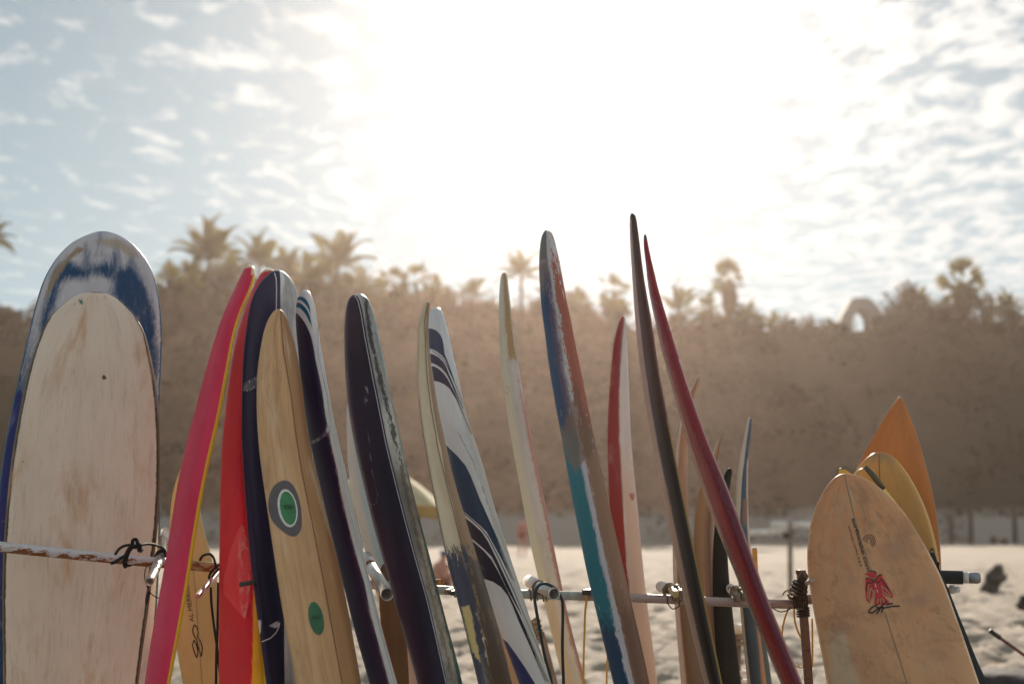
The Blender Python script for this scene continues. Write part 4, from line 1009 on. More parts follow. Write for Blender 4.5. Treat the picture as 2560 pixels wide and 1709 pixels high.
# -- 10 cream board with brown face
rl = [(758, 1071), (777, 1067), (836, 1064), (891, 1069), (954, 1074), (1028, 1084), (1095, 1096), (1120, 1103), (1188, 1113), (1263, 1133), (1334, 1148), (1390, 1160), (1450, 1174), (1503, 1190), (1552, 1202), (1627, 1223), (1709, 1243)]
rows10 = [(753, 1069, 1071), (754, 1066, 1073), (758, 1062, 1075), (777, 1055, 1074), (817, 1046, 1071), (866, 1043, 1073), (891, 1042, 1075), (928, 1042, 1081), (954, 1043, 1086), (1002, 1046, 1093), (1028, 1049, 1097), (1076, 1054, 1109), (1120, 1062, 1117), (1188, 1074, 1132), (1214, 1079, 1139), (1289, 1094, 1162), (1364, 1109, 1184), (1439, 1126, 1207), (1488, 1141, 1221), (1552, 1158, 1241), (1627, 1177, 1260), (1709, 1197, 1279)]
st10 = [(756, 1069), (800, 1061), (862, 1063), (941, 1067), (1020, 1077), (1080, 1088), (1120, 1094), (1270, 1131), (1383, 1158)]
ly = [(right(rl), (0.30, 0.175, 0.08), 1.5, 2.0),
      (AND(below(1375, .45), left([(1300, 1160), (1430, 1180), (1550, 1205), (1709, 1232)])), (0.040, 0.040, 0.065), 48, 4),
      (AND(below(1395, .7), right([(1300, 1160), (1430, 1178), (1550, 1200), (1709, 1225)])), (0.075, 0.045, 0.025), 26, 4),
      (poly([(1153, 1514), (1173, 1508), (1184, 1560), (1203, 1652), (1190, 1640), (1176, 1615)]), (0.50, 0.38, 0.14), 14, 1.5),
      (poly([(1139, 1372), (1146, 1370), (1152, 1380), (1150, 1390), (1143, 1386)]), (0.16, 0.11, 0.07), 3, 1),
      (AND(ult(.05, 60), below(1000, .2)), (0.15, 0.13, 0.15), 4, 1.5, 0.7)]
m = paint('cream_brown_worn', (0.62, 0.51, 0.34), ly, dirt=[((0.38, 0.29, 0.16), 0.5, 18, 3, 0.52, 0.72)], rough=0.4, coat=0.25, specks=0.3)
B10 = board(rows10, 4.86, 4.58, 56, 0.42, 0.07, m, ly, 'slim cream board with brown side and flaking blue paint near the bar')
d_strip('stringer', B10, [(x, y) for y, x in st10], 1.2, INK)
# -- 13 slim weathered cream board
rows13 = [(680, 1259, 1261), (682, 1256, 1264), (688, 1253, 1267), (718, 1249, 1271), (762, 1247, 1276), (817, 1247, 1282), (873, 1250, 1290), (947, 1256, 1301), (1002, 1263, 1310), (1065, 1272, 1323), (1120, 1282, 1333), (1195, 1296, 1349), (1278, 1311, 1367), (1360, 1325, 1383), (1432, 1342, 1399), (1496, 1358, 1411), (1563, 1373, 1426), (1627, 1388, 1444), (1709, 1408, 1467)]
ly = [(ult(.34, 50), (0.58, 0.56, 0.42), 5, 3), (AND(ugt(.45, 40), ult(.9, 40), above(900, .25)), (0.42, 0.28, 0.12), 16, 2),
      (AND(ugt(.84, 50), below(980, .05)), (0.50, 0.19, 0.14), 9, 3, .8), (stroke([(1268, 964), (1262, 975), (1269, 987), (1274, 977), (1268, 964)], 0.8), (0.42, 0.2, 0.1), 1, .6),
      (AND(below(1480, .6), ult(.5, 50)), (0.55, 0.44, 0.30), 6, 4, .8)]
m = paint('weathered_cream_red', (0.60, 0.58, 0.54), ly, dirt=[((0.34, 0.27, 0.18), 0.7, 26, 10, 0.60, 0.70), ((0.4, 0.36, 0.26), 0.4, 12, 4, 0.5, 0.7)], rough=0.42, coat=0.15, specks=0.7)
board(rows13, 5.66, 5.80, -62, 0.45, 0.075, m, ly, 'slim weathered cream board with a red right edge, alone left of the tall blue board')
# -- 14 tall blue, white and red worn board
rows14 = [(575, 1366, 1368), (577, 1361, 1373), (583, 1357, 1379), (603, 1351, 1387), (632, 1348, 1393), (662, 1347, 1400), (688, 1348, 1405), (725, 1350, 1411), (762, 1353, 1418), (836, 1363, 1433), (895, 1370, 1445), (965, 1381, 1459), (1028, 1392, 1472), (1095, 1405, 1485), (1131, 1411, 1494), (1214, 1424, 1512), (1308, 1443, 1533), (1409, 1462, 1557), (1496, 1481, 1577), (1552, 1496, 1590), (1638, 1515, 1611), (1709, 1533, 1625)]
ly = [(AND(ult(.40, 70), below(655, .3)), (0.006, 0.05, 0.13), 16, 1.5), (AND(ult(.42, 70), above(720, .15)), (0.24, 0.17, 0.15), 14, 3, .8),
      (AND(ugt(.26, 70), ult(.50, 70), below(690, .15), above(1120, .1)), (0.11, 0.06, 0.12), 16, 4, .75),
      (AND(ugt(.60, 70), below(655, .12), above(1160, .1)), (0.42, 0.13, 0.085), 34, 2.0), 
      (AND(ult(.44, 80), below(1080, .15)), (0.0, 0.16, 0.22), 12, 3), (AND(ult(.50, 80), below(1560, .15)), (0.005, 0.05, 0.12), 24, 3),
      (AND(ugt(.42, 80), ult(1.2, 80), below(1560, .12)), (0.62, 0.60, 0.64), 20, 2), 
      (AND(ugt(.56, 80), below(1070, .12)), (0.33, 0.19, 0.12), 24, 2.5), (AND(ugt(.48, 80), ult(.57, 80), below(1150, .15)), (0.55, 0.52, 0.60), 1.5, 1.2),
      (AND(ugt(.62, 80), below(1500, .1)), (0.18, 0.09, 0.06), 8, 5, .8),
      (AND(ult(.4, 80), above(650, .5)), (0.10, 0.11, 0.10), 6, 2, .7), (poly([(1400, 1100), (1440, 960), (1478, 1060), (1486, 1130), (1440, 1180)]), (0.20, 0.12, 0.08), 40, 2, .7)]
m = paint('worn_blue_white_red', (0.62, 0.59, 0.58), ly, dirt=[((0.12, 0.10, 0.08), 0.65, 55, 20, 0.62, 0.69), ((0.72, 0.70, 0.70), 0.7, 70, 11, 0.64, 0.70)], rough=0.45, coat=0.1, specks=0.6, bumpy=0.6)
B14 = board(rows14, 5.05, 4.74, -52, 0.40, 0.08, m, ly, 'tall worn board with blue left side and flaking red and white face', step=4)
# -- 15 red and white board behind it
rl15 = [(790, 1560), (864, 1553), (940, 1548), (1040, 1547), (1100, 1548), (1255, 1557), (1411, 1566), (1477, 1574), (1709, 1590)]
rows15 = [(790, 1558, 1560), (793, 1554, 1561), (797, 1551, 1562), (825, 1542, 1565), (864, 1533, 1568), (921, 1528, 1571), (978, 1523, 1573), (1036, 1520, 1575), (1100, 1518, 1578), (1178, 1520, 1585), (1283, 1524, 1596), (1391, 1531, 1605), (1469, 1538, 1613), (1566, 1548, 1625), (1644, 1556, 1636), (1709, 1562, 1643)]
ly = [(left(rl15), (0.26, 0.014, 0.011), 3, 1), (band([(y, x+1.5) for y, x in rl15], 0.9), (0.16, 0.06, 0.05), 1, .8), (AND(right([(y, x+3) for y, x in rl15]), below(1150, .06)), (0.52, 0.36, 0.27), 10, 5, .7),
      (poly([(1571, 1234), (1586, 1230), (1586, 1245), (1580, 1254)]), (0.36, 0.11, 0.08), 3, 1)]
m = paint('red_and_pale', (0.66, 0.58, 0.56), ly, dirt=[((0.5, 0.36, 0.3), 0.4, 12, 5, .55, .75)], rough=0.3, coat=0.5, specks=0.15)
board(rows15, 5.70, 5.84, 52, 0.46, 0.07, m, ly, 'deep red board with a pale face just right of the worn blue board')
# -- 18..21 boards behind the rack right of centre
rows18 = [(939, 1745, 1747), (944, 1742, 1748), (955, 1737, 1746), (986, 1720, 1737), (1055, 1701, 1726), (1119, 1691, 1720), (1178, 1688, 1718), (1255, 1684, 1720), (1391, 1681, 1726), (1488, 1685, 1735), (1585, 1692, 1748), (1709, 1703, 1765)]
ly = [(ult(.22, 50), (0.62, 0.50, 0.42), 1.5, 1.5), (AND(ugt(.26, 60), below(1400, .05)), (0.22, 0.12, 0.05), 2, 5, .8)]
m = paint('tan_white_edge', (0.44, 0.22, 0.13), ly, dirt=[((0.3, 0.16, 0.08), 0.4, 14, 3, .5, .7)], rough=0.35, coat=0.4)
board(rows18, 5.72, 5.86, 58, 0.45, 0.065, m, ly, 'tan board with white edge, tip showing between tall brown and red boards')
rows19 = [(1078, 1807, 1809), (1082, 1803, 1808), (1112, 1792, 1801), (1150, 1774, 1796), (1217, 1749, 1789), (1275, 1738, 1784), (1333, 1733, 1782), (1400, 1733, 1784), (1488, 1735, 1790), (1709, 1745, 1808)]
ly = [(AND(ult(.2, 60), above(1200, .2)), (0.62, 0.5, 0.4), 2, 2), (AND(ugt(.55, 60)), (0.26, 0.13, 0.07), 2, 3), (AND(ugt(.72, 60), ult(.86, 60)), (0.14, 0.07, 0.04), 2, 3)]
m = paint('tan_striped', (0.42, 0.25, 0.14), ly, dirt=[((0.25, 0.14, 0.07), 0.5, 30, 1.5, .5, .7)], rough=0.35, coat=0.4)
board(rows19, 5.82, 5.95, 48, 0.42, 0.06, m, ly, 'tan wood striped board partly behind the long red one')
rows20 = [(1169, 1824, 1826), (1171, 1819, 1829), (1176, 1816, 1831), (1205, 1806, 1827), (1224, 1800, 1824), (1300, 1788, 1818), (1411, 1781, 1820), (1469, 1781, 1825), (1527, 1783, 1831), (1605, 1788, 1840), (1709, 1798, 1853)]
m = paint('black_board', (0.012, 0.013, 0.012), [], dirt=[((0.045, 0.035, 0.025), 0.5, 30, 16, .6, .7)], rough=0.6, coat=0.0)
board(rows20, 5.68, 5.80, 50, 0.44, 0.06, m, [], 'black board with a blunt notched tip crossing behind the long red board')
rows21 = [(1043, 1875, 1877), (1046, 1871, 1879), (1074, 1864, 1878), (1100, 1858, 1875), (1139, 1850, 1871), (1197, 1842, 1870), (1255, 1838, 1870), (1314, 1838, 1872), (1352, 1840, 1876), (1440, 1845, 1881), (1519, 1850, 1886), (1605, 1858, 1897), (1709, 1869, 1903)]
bl = [(1043, 1875), (1100, 1867), (1197, 1855), (1314, 1849), (1440, 1851), (1519, 1857), (1605, 1865), (1709, 1877)]
ly = [(right(bl), (0.015, 0.07, 0.14), 1.5, 1.2), (AND(ugt(.86, 40), below(1150, .1)), (0.5, 0.42, 0.36), 1, 1), (poly([(1858, 1248), (1868, 1244), (1868, 1300), (1860, 1318), (1855, 1290)]), (0.20, 0.11, 0.09), 5, 2),
      (AND(right(bl), below(1490, .08)), (0.008, 0.03, 0.055), 2, 4)]
m = paint('blue_with_white_edge', (0.56, 0.53, 0.46), ly, rough=0.35, coat=0.4)
board(rows21, 5.80, 5.92, 55, 0.42, 0.06, m, ly, 'slim blue board with a pale edge behind the long red board, right side')
rows22 = [(1460, 1891, 1893), (1470, 1886, 1900), (1560, 1887, 1909), (1640, 1896, 1920), (1709, 1903, 1930)]
ly = [(ult(.5, 40), (0.46, 0.30, 0.22), 1, 1.5)]
m = paint('tan_and_slate', (0.07, 0.11, 0.14), ly, rough=0.4)
board(rows22, 5.95, 6.0, 55, 0.40, 0.05, m, ly, 'low tan and slate board tucked right of the slim blue one')
# -- 16 tall brown board
rows16 = [(533, 1579, 1581), (535, 1577, 1585), (538, 1575, 1588), (569, 1574, 1594), (634, 1577, 1602), (653, 1578, 1604), (710, 1582, 1612), (730, 1583, 1615), (776, 1586, 1624), (864, 1594, 1638), (940, 1603, 1649), (1017, 1615, 1664), (1100, 1628, 1681), (1178, 1644, 1696), (1263, 1661, 1714), (1364, 1682, 1734), (1450, 1699, 1753), (1527, 1716, 1769), (1617, 1736, 1788), (1709, 1761, 1807)]
ly = [(AND(ugt(.27, 50)), (0.085, 0.043, 0.033), 1.5, 1.5), (ugt(.88, 50), (0.16, 0.06, 0.035), 1, 1.5), (AND(ugt(.27, 50), below(1050, .03), ult(.90, 50)), (0.014, 0.011, 0.009), 3, 5, .85),
      (AND(ugt(.915, 50), below(1050, .1), ult(.985, 50)), (0.28, 0.20, 0.03), 1, .8), (above(548, .5), (0.05, 0.045, 0.04), 2, 3), (AND(ult(.27, 50), below(1250, .05)), (0.36, 0.22, 0.15), 12, 5, .8)]
m = paint('brown_resin', (0.50, 0.34, 0.27), ly, rough=0.36, coat=0.15, specks=0.1)
board(rows16, 5.06, 4.72, -62, 0.36, 0.07, m, ly, 'tallest board, dark brown with a pale left edge, pointed tip')
# -- 17 long red board leaning right
rows17 = [(586, 1612, 1614), (588, 1610, 1615), (592, 1609, 1617), (615, 1609, 1621), (640, 1612, 1626), (665, 1615, 1632), (722, 1621, 1645), (779, 1633, 1662), (852, 1649, 1684), (921, 1667, 1705), (990, 1686, 1728), (1055, 1704, 1752), (1110, 1719, 1771), (1185, 1744, 1805), (1267, 1771, 1838), (1333, 1796, 1861), (1395, 1821, 1883), (1457, 1847, 1905), (1519, 1871, 1928), (1582, 1897, 1956), (1651, 1926, 1985), (1709, 1951, 2008)]
ly = [(AND(ult(.13, 55), below(700, .3)), (0.42, 0.24, 0.18), 1, 1.2), (AND(ugt(.93, 50), below(900, .2)), (0.42, 0.28, 0.24), 2, 1.2, .7), (AND(ugt(.58, 50), below(1150, .05), ult(.92, 50)), (0.10, 0.008, 0.03), 2, 6, .8), (above(600, .4), (0.07, 0.06, 0.055), 2, 3),
      (AND(ult(.11, 50), below(1350, .05)), (0.05, 0.045, 0.04), 2, 2)]
m = paint('red_lacquer', (0.26, 0.008, 0.012), ly, rough=0.24, coat=0.7, specks=0.1, base2=(0.24, 0.012, 0.02))
board(rows17, 4.92, 4.48, -60, 0.34, 0.075, m, ly, 'long glossy dark red board leaning right across the others')

# -- right group
rowsR2 = [(992, 2249, 2251), (996, 2245, 2255), (1003, 2239, 2260), (1032, 2218, 2271), (1067, 2197, 2285), (1108, 2173, 2299), (1151, 2149, 2311), (1194, 2132, 2323), (1247, 2118, 2335), (1285, 2112, 2342), (1333, 2108, 2348), (1380, 2106, 2352), (1423, 2106, 2354), (1560, 2112, 2352), (1709, 2125, 2345)]
ly = [(stroke([(2248, 1005), (2240, 1100), (2234, 1250)], 3), (0.42, 0.19, 0.06), 5, 5, .5), (OR(ugt(.975, 200), ult(.02, 200)), (0.36, 0.16, 0.05), 2, 2, .6)]
m = paint('orange_resin', (0.56, 0.20, 0.040), ly, dirt=[((0.40, 0.14, 0.025), 0.6, 5, 3, .48, .7)], rough=0.3, coat=0.5, specks=0.2, sss=0.0)
board(rowsR2, 5.62, 5.75, -4, 0.5, 0.06, m, ly, 'orange pointed board standing at the back of the right hand group')
rowsR3 = [(1130, 2195, 2197), (1131, 2187, 2206), (1134, 2181, 2218), (1139, 2174, 2228), (1151, 2159, 2243), (1172, 2142, 2261), (1201, 2124, 2280), (1237, 2110, 2299), (1275, 2098, 2316), (1318, 2090, 2330), (1357, 2086, 2340), (1395, 2083, 2347), (1419, 2082, 2351), (1560, 2084, 2362), (1709, 2095, 2368)]
ly = [(AND(above(1152, .4), ugt(.0, 10)), (0.28, 0.20, 0.10), 16, 6, .7), (ugt(.97, 250), (0.66, 0.44, 0.16), 2, 2, .8)]
m = paint('cream_yellow_resin', (0.56, 0.30, 0.085), ly, dirt=[((0.38, 0.22, 0.09), 0.6, 6, 4, .52, .72)], rough=0.3, coat=0.5)
BR3 = board(rowsR3, 5.44, 5.55, 4, 0.52, 0.06, m, ly, 'cream yellow board with brown smudged tip in front of the orange one')
d_strip('stringer', BR3, [(2197, 1133), (2199, 1180), (2201, 1260)], 2.2, flat('brown_stringer', (0.22, 0.11, 0.05)))
d_text('lettering', BR3, 'D', (2337, 1391), (2335, 1368), 12, INK, bold=0.02)
rowsR6 = [(1170, 2103, 2105), (1172, 2098, 2110), (1176, 2095, 2118), (1182, 2093, 2128), (1205, 2080, 2160), (1300, 2062, 2200), (1709, 2080, 2230)]
ly = [(AND(OR(ult(.08, 40), ugt(.92, 40), above(1173)), above(1300, .2)), (0.02, 0.02, 0.015), 1, 1)]
m = paint('yellow_black_edge', (0.62, 0.40, 0.06), ly, rough=0.3, coat=0.4)
board(rowsR6, 5.36, 5.50, 10, 0.42, 0.05, m, ly, 'yellow board with black edged tip peeking out left behind the front cream board')
rowsR4 = [(1168, 2160, 2162), (1170, 2153, 2170), (1175, 2146, 2178), (1182, 2138, 2184), (1194, 2130, 2196), (1220, 2120, 2211), (1254, 2112, 2240), (1290, 2105, 2262), (1400, 2095, 2300), (1709, 2100, 2320)]
ly = [(OR(ugt(.88, 60)), (0.68, 0.50, 0.10), 1, 2), (AND(ugt(.78, 60), ult(.88, 60), above(1230, .3)), (0.30, 0.15, 0.05), 1, 2)]
m = paint('golden_resin', (0.58, 0.33, 0.09), ly, rough=0.3, coat=0.4)
BR4 = board(rowsR4, 5.26, 5.38, 10, 0.45, 0.055, m, ly, 'golden board with a grey green tape strip between the front cream and yellow boards')
V, F = tube_geo([P(2163, 1166, 5.20), P(2186, 1192, 5.19), P(2209, 1221, 5.20)], [0.009, 0.011, 0.009], 8)
mesh_obj('edge_guard', [v-BR4.base for v in V], F, simple('grey_green_rubber', (0.09, 0.10, 0.065), 0.6, var=0.4, scale=30), BR4.root)
rowsR5 = [(1380, 2330, 2332), (1390, 2322, 2340), (1402, 2300, 2343), (1438, 2290, 2355), (1466, 2290, 2369), (1524, 2300, 2391), (1591, 2310, 2419), (1653, 2320, 2443), (1709, 2330, 2470)]
m = paint('matt_black', (0.012, 0.014, 0.016), [], rough=0.6, coat=0)
board(rowsR5, 5.24, 5.18, 25, 0.4, 0.05, m, [], 'black board showing as a narrow band along the right of the front cream board')
rowsR7 = [(1540, 2048, 2050), (1548, 2044, 2056), (1560, 2040, 2062), (1600, 2036, 2072), (1709, 2031, 2090)]
ly = [(AND(below(1668)), (0.16, 0.06, 0.03), 1, 1.5), (AND(ugt(.5, 40), above(1668), below(1630, .2)), (0.005, 0.09, 0.055), 2, 2)]
m = paint('dark_green_board', (0.018, 0.03, 0.014), ly, rough=0.4)
board(rowsR7, 5.46, 5.52, 20, 0.4, 0.05, m, ly, 'dark green board low between the rusty post and front cream board')
# front cream board
rowsR1 = [(1183, 2112, 2114), (1184, 2104, 2125), (1187, 2096, 2140), (1194, 2085, 2161), (1208, 2072, 2184), (1230, 2058, 2213), (1259, 2042, 2242), (1287, 2032, 2266), (1325, 2023, 2290), (1366, 2018, 2314), (1400, 2017, 2333), (1447, 2021, 2357), (1500, 2029, 2376), (1552, 2038, 2395), (1605, 2048, 2414), (1662, 2059, 2433), (1709, 2067, 2450)]
ly = [(OR(stroke([(2060, 1390), (2100, 1400), (2120, 1425), (2130, 1450)], 8), poly([(2190, 1360), (2265, 1335), (2285, 1360), (2260, 1400), (2205, 1400)]), poly([(2250, 1500), (2315, 1475), (2320, 1500), (2290, 1515)])), (0.34, 0.21, 0.14), 30, 12, .55),
      (OR(stroke([(2052, 1490), (2064, 1496), (2078, 1502)], 1.2), stroke([(2078, 1555), (2092, 1580), (2100, 1610)], 1.2), stroke([(2170, 1640), (2200, 1634), (2230, 1624)], 1)), (0.14, 0.09, 0.06), 10, 2, .7),
      (OR(ugt(.988, 350), ult(.012, 350)), (0.78, 0.62, 0.42), 1, 1.5, .7),
      (above(1290, .012), (0.60, 0.26, 0.10), 18, 1.2, .75), (poly([(2068, 1575), (2110, 1570), (2150, 1709), (2100, 1760), (2075, 1709)]), (0.46, 0.42, 0.30), 30, 12, .6)]
m = paint('aged_cream_resin', (0.60, 0.335, 0.165), ly, dirt=[((0.36, 0.19, 0.095), 0.8, 7, 6, .48, .66), ((0.20, 0.11, 0.06), 0.6, 12, 10, .56, .72), ((0.12, 0.09, 0.07), 0.55, 60, 26, .66, .72), ((0.46, 0.36, 0.22), 0.5, 4, 3, .52, .7)], rough=0.34, coat=0.4, specks=0.35)
BR1 = board(rowsR1, 5.02, 4.95, 6, 0.54, 0.065, m, ly, 'front cream shortboard of the right group with red eagle print and web lettering', nexp=2.4)
SG = flat('grey_stringer', (0.24, 0.20, 0.15))
d_strip('stringer', BR1, [(2111, 1186), (2127, 1255), (2137, 1297), (2157, 1365), (2179, 1430)], 2.2, SG, 0.0012)
d_strip('stringer', BR1, [(2212, 1528), (2228, 1580), (2250, 1650), (2268, 1709)], 2.2, SG, 0.0012)
c20 = conv(2100, 1260, 5.225)
def T20(a): return c20([a])[0]
d_text('lettering', BR1, 'surfincabo.com', T20((150, 188)), T20((356, 880)), 9.0, INK, 0.0025, bold=0.018)
d_text('lettering', BR1, 'surf trips / surfers B & B', T20((105, 285)), T20((262, 815)), 6.0, INK, 0.0025)
for r, a0, a1 in ((16.5, -175, 55), (11.5, -185, 60), (6.5, -230, 70)):
    cxy = T20((378, 480)); pts = [(cxy[0]+r*math.cos(R(a))*(1-0.08), cxy[1]+r*math.sin(R(a))) for a in np.linspace(a0, a1, 16)]
    d_strip('wave_logo', BR1, pts, 1.5, INK, 0.0025, seg=3)
# bird print
def dpoly(name, pts, mat, off): 
    d_blob_pts = c20(pts); V = d_blob_pts; c = tuple(np.mean(np.array(V), 0)); n = len(V)
    drape(name, BR1, [c]+V, [(0, 1+k, 1+(k+1) % n) for k in range(n)], mat, off)
dpoly('bird_print', [(380, 885), (450, 880), (480, 930), (450, 965), (395, 962), (372, 930)], REDINK, 0.0022)
def strokes(nm, lists, w, mat, off):
    for l in lists: d_strip(nm, BR1, c20(l), w, mat, off, seg=4)
dpoly('bird_wing', [(335, 965), (400, 975), (445, 1000), (448, 1100), (432, 1210), (385, 1290), (345, 1250), (330, 1100)], REDINK, 0.0020)
dpoly('bird_wing', [(460, 1000), (500, 935), (530, 918), (600, 1020), (690, 1180), (688, 1225), (600, 1190), (520, 1130)], REDINK, 0.0020)
dpoly('bird_tail', [(445, 1000), (485, 1010), (560, 1180), (655, 1290), (600, 1305), (450, 1310), (455, 1150)], REDINK, 0.0018)
TANI = flat('bare_resin_lines', (0.46, 0.27, 0.16), 0.5)
strokes('bird_feather_line', [[(400, 1090), (378, 1220), (388, 1262), (424, 1200), (436, 1150), (402, 1090)], [(540, 1062), (562, 1140), (640, 1196), (668, 1190), (600, 1110), (540, 1062)], [(372, 1040), (362, 1150), (362, 1230)], [(505, 1230), (485, 1290)], [(530, 1225), (528, 1290)], [(550, 1215), (580, 1280)], [(455, 1120), (450, 1200)]], 2.6, TANI, 0.0026)
strokes('bird_print', [[(335, 910), (400, 895)], [(350, 900), (380, 930)]], 4.2, REDINK, 0.0022)
strokes('bird_outline', [[(335, 965), (360, 958), (380, 975), (430, 985), (460, 985), (480, 960), (500, 930), (530, 915), (550, 925)], [(350, 1140), (358, 1020), (410, 1025), (440, 1000)], [(455, 1000), (490, 1025), (540, 975), (600, 1060), (640, 1110)], [(385, 880), (400, 865), (440, 870), (460, 885), (475, 905)]], 2.6, INK, 0.003)
strokes('bird_highlight', [[(455, 1030), (470, 1080)], [(480, 1110), (495, 1150)]], 2.0, WHT, 0.003)
strokes('signature', [[(490, 1310), (420, 1340), (375, 1390), (380, 1415), (430, 1410), (500, 1360), (560, 1330)], [(480, 1430), (540, 1330), (610, 1265)], [(540, 1410), (570, 1340)], [(470, 1345), (580, 1350), (680, 1330), (780, 1325)], [(600, 1310), (690, 1290)]], 3.6, INK, 0.003)
# ================================================================= the rack
def rust_mat(name, base, rust=(0.22, 0.075, 0.02), lo=0.48, hi=0.60, metal=0.1, lower=0.0):
    m, t, b = material(name); o = t.n.new('ShaderNodeTexCoord').outputs['Object']
    n = t.noise(t.mul(o, (14, 40, 60)), 1.0, 6, 0.7); n2 = t.noise(o, 90.0, 3, 0.6)
    if lower:
        nz = t.sep(t.n.new('ShaderNodeNewGeometry').outputs['Normal'])[2]
        n = t.m('MULTIPLY_ADD', nz, -lower, n)
    f = t.step(t.m('MULTIPLY_ADD', t.m('SUBTRACT', n2, 0.5), 0.12, n), lo, hi)
    c = t.mix(f, base, rust); c = t.mix(t.m('MULTIPLY', t.step(n2, 0.62, 0.7), 0.5), c, (0.06, 0.03, 0.015))
    t.l.new(c, b.inputs['Base Color']); t.l.new(t.m('MULTIPLY_ADD', f, 0.4, 0.42), b.inputs['Roughness']); b.inputs['Metallic'].default_value = metal
    bn = t.n.new('ShaderNodeBump'); bn.inputs['Strength'].default_value = 0.4; bn.inputs['Distance'].default_value = 0.001
    t.l.new(f, bn.inputs['Height']); t.l.new(bn.outputs[0], b.inputs['Normal']); return m
RUSTW = rust_mat('white_paint_rusting', (0.56, 0.54, 0.55), lo=0.49, hi=0.57, lower=0.12)
RUSTY = rust_mat('yellowed_rusting', (0.36, 0.28, 0.12), lo=0.46, hi=0.56, lower=0.08)
GREYPINK = rust_mat('pinkish_grey_paint', (0.36, 0.28, 0.27), (0.13, 0.05, 0.035), 0.58, 0.66)
RUSTP = rust_mat('rusty_brown_paint', (0.16, 0.085, 0.06), (0.10, 0.015, 0.01), 0.56, 0.64)
STEEL = simple('brushed_steel', (0.62, 0.59, 0.55), 0.34, 0.85, var=0.25, scale=60)
MOUTH = simple('pipe_inside', (0.05, 0.045, 0.04), 0.8)
BLKRUB = simple('black_cord', (0.008, 0.008, 0.009), 0.85, var=0.3)
ROPE = simple('tarred_rope', (0.06, 0.045, 0.035), 0.85, var=0.5, scale=120, bump=0.5)
TWINE = simple('brown_twine', (0.22, 0.15, 0.09), 0.9, var=0.4, scale=90)
PEGW = simple('pinkish_planed_wood', (0.46, 0.33, 0.27), 0.6, var=0.25, scale=30, stretch=(1, 1, 5))
PEGD = simple('dark_oiled_wood', (0.05, 0.045, 0.04), 0.5, var=0.4, scale=30)
PEGN = simple('weathered_block_wood', (0.24, 0.185, 0.13), 0.7, var=0.45, scale=25)

bA = [P(-260, 1342, 4.88), P(0, 1366, 4.95), P(376, 1404, 5.16), P(445, 1409, 5.20)]
bB = [P(445, 1409, 5.20), P(560, 1420, 5.28), P(700, 1437, 5.34), P(900, 1458, 5.38)]
bC = [P(900, 1458, 5.38), P(1098, 1474, 5.40), P(1310, 1485, 5.40), P(1450, 1489, 5.40)]
bD = [P(1450, 1489, 5.40), P(1640, 1496, 5.40), P(1830, 1505, 5.36), P(2013, 1511, 5.30)]
post_base = Vector((P(2013, 1511, 5.30).x+0.02, 5.30, 0))
rack = empty('board_rack', post_base, 'rusty pipe rack with lashed pegs that all the surfboards lean on', 'rack')
O = rack.location.copy()
tube('crossbar', bA, 0.0185, RUSTW, rack, 20, off=O)['label'] = 'white painted crossbar with rust along its underside'
tube('crossbar', bB, 0.0180, RUSTY, rack, 20, off=O)['label'] = 'yellowed rusty crossbar'
tube('crossbar', bC, 0.0165, simple('pale_green_grey_paint', (0.42, 0.46, 0.42), 0.45, var=0.35, scale=40), rack, 20, off=O)['label'] = 'pale green grey crossbar'
tube('crossbar', bD, 0.0165, GREYPINK, rack, 20, off=O)['label'] = 'pinkish grey painted crossbar'
for px, d, x1 in ((-200, 4.92, -200), (770, 5.36, 770)):
    p = P(px, 1372 if px < 0 else 1445, d); tube('post', [Vector((p.x, p.y, -0.1)), Vector((p.x, p.y, p.z+0.01))], 0.02, RUSTP, rack, 14, off=O)
# right post
pt = P(2002, 1428, 5.33); pb = Vector((P(2022, 1709, 5.33).x+0.05, 5.33, -0.1))
tube('post', [pb, P(2022, 1709, 5.33), P(2008, 1520, 5.33), pt], 0.0165, RUSTP, rack, 18, off=O)
V, F = tube_geo([P(2002, 1424, 5.33), P(2002, 1429, 5.33), P(2003, 1433, 5.33)], [0.0190, 0.0192, 0.0175], 18)
mesh_obj('post_cap', [v-O for v in V], F, RUSTP, rack)
tube('upper_bar', [P(1995, 1500, 5.36), P(2200, 1480, 5.42), P(2352, 1456, 5.45)], 0.018, GREYPINK, rack, 16, off=O)

def coil(name, c, axis, r, n, wire, mat, spread=0.012, parent=rack, flat_=1.0):
    axis = Vector(axis).normalized(); a = axis.orthogonal().normalized(); b = axis.cross(a); pts = []
    rn = random.Random(int(c.x*1000))
    N = n*14
    for i in range(N+1):
        t = i/14*2*math.pi; rr = r*(1+0.05*rn.uniform(-1, 1))
        pts.append(c+axis*((i/N-0.5)*spread*n)+a*math.cos(t)*rr+b*math.sin(t)*rr*flat_)
    V, F = tube_geo(pts, wire, 6); o = mesh_obj(name, [v-(O if parent == rack else parent.location) for v in V], F, mat, parent); return o
# bent pipe peg next to the pink board
pts = [P(407, 1322, 5.46), P(408, 1345, 5.38), P(404, 1382, 5.22), P(396, 1405, 5.12), P(388, 1425, 5.02), P(373, 1454, 4.90)]
V, F = tube_geo(smooth_path(pts[1:], 5), 0.0145, 18, True, 0.14); mesh_obj('pipe_peg', [v-O for v in V], F, STEEL, rack)
tube('pipe_sleeve', [P(413, 1327, 5.48), P(409, 1352, 5.36)], 0.0165, WHITEP, rack, 16, off=O)
tube('pipe_sleeve', [P(398, 1398, 5.15), P(386, 1428, 5.01)], 0.0165, STEEL, rack, 16, off=O)
coil('lashing', P(403, 1390, 5.19), P(373, 1454, 4.90)-P(408, 1345, 5.38), 0.0205, 3, 0.0028, BLKRUB)
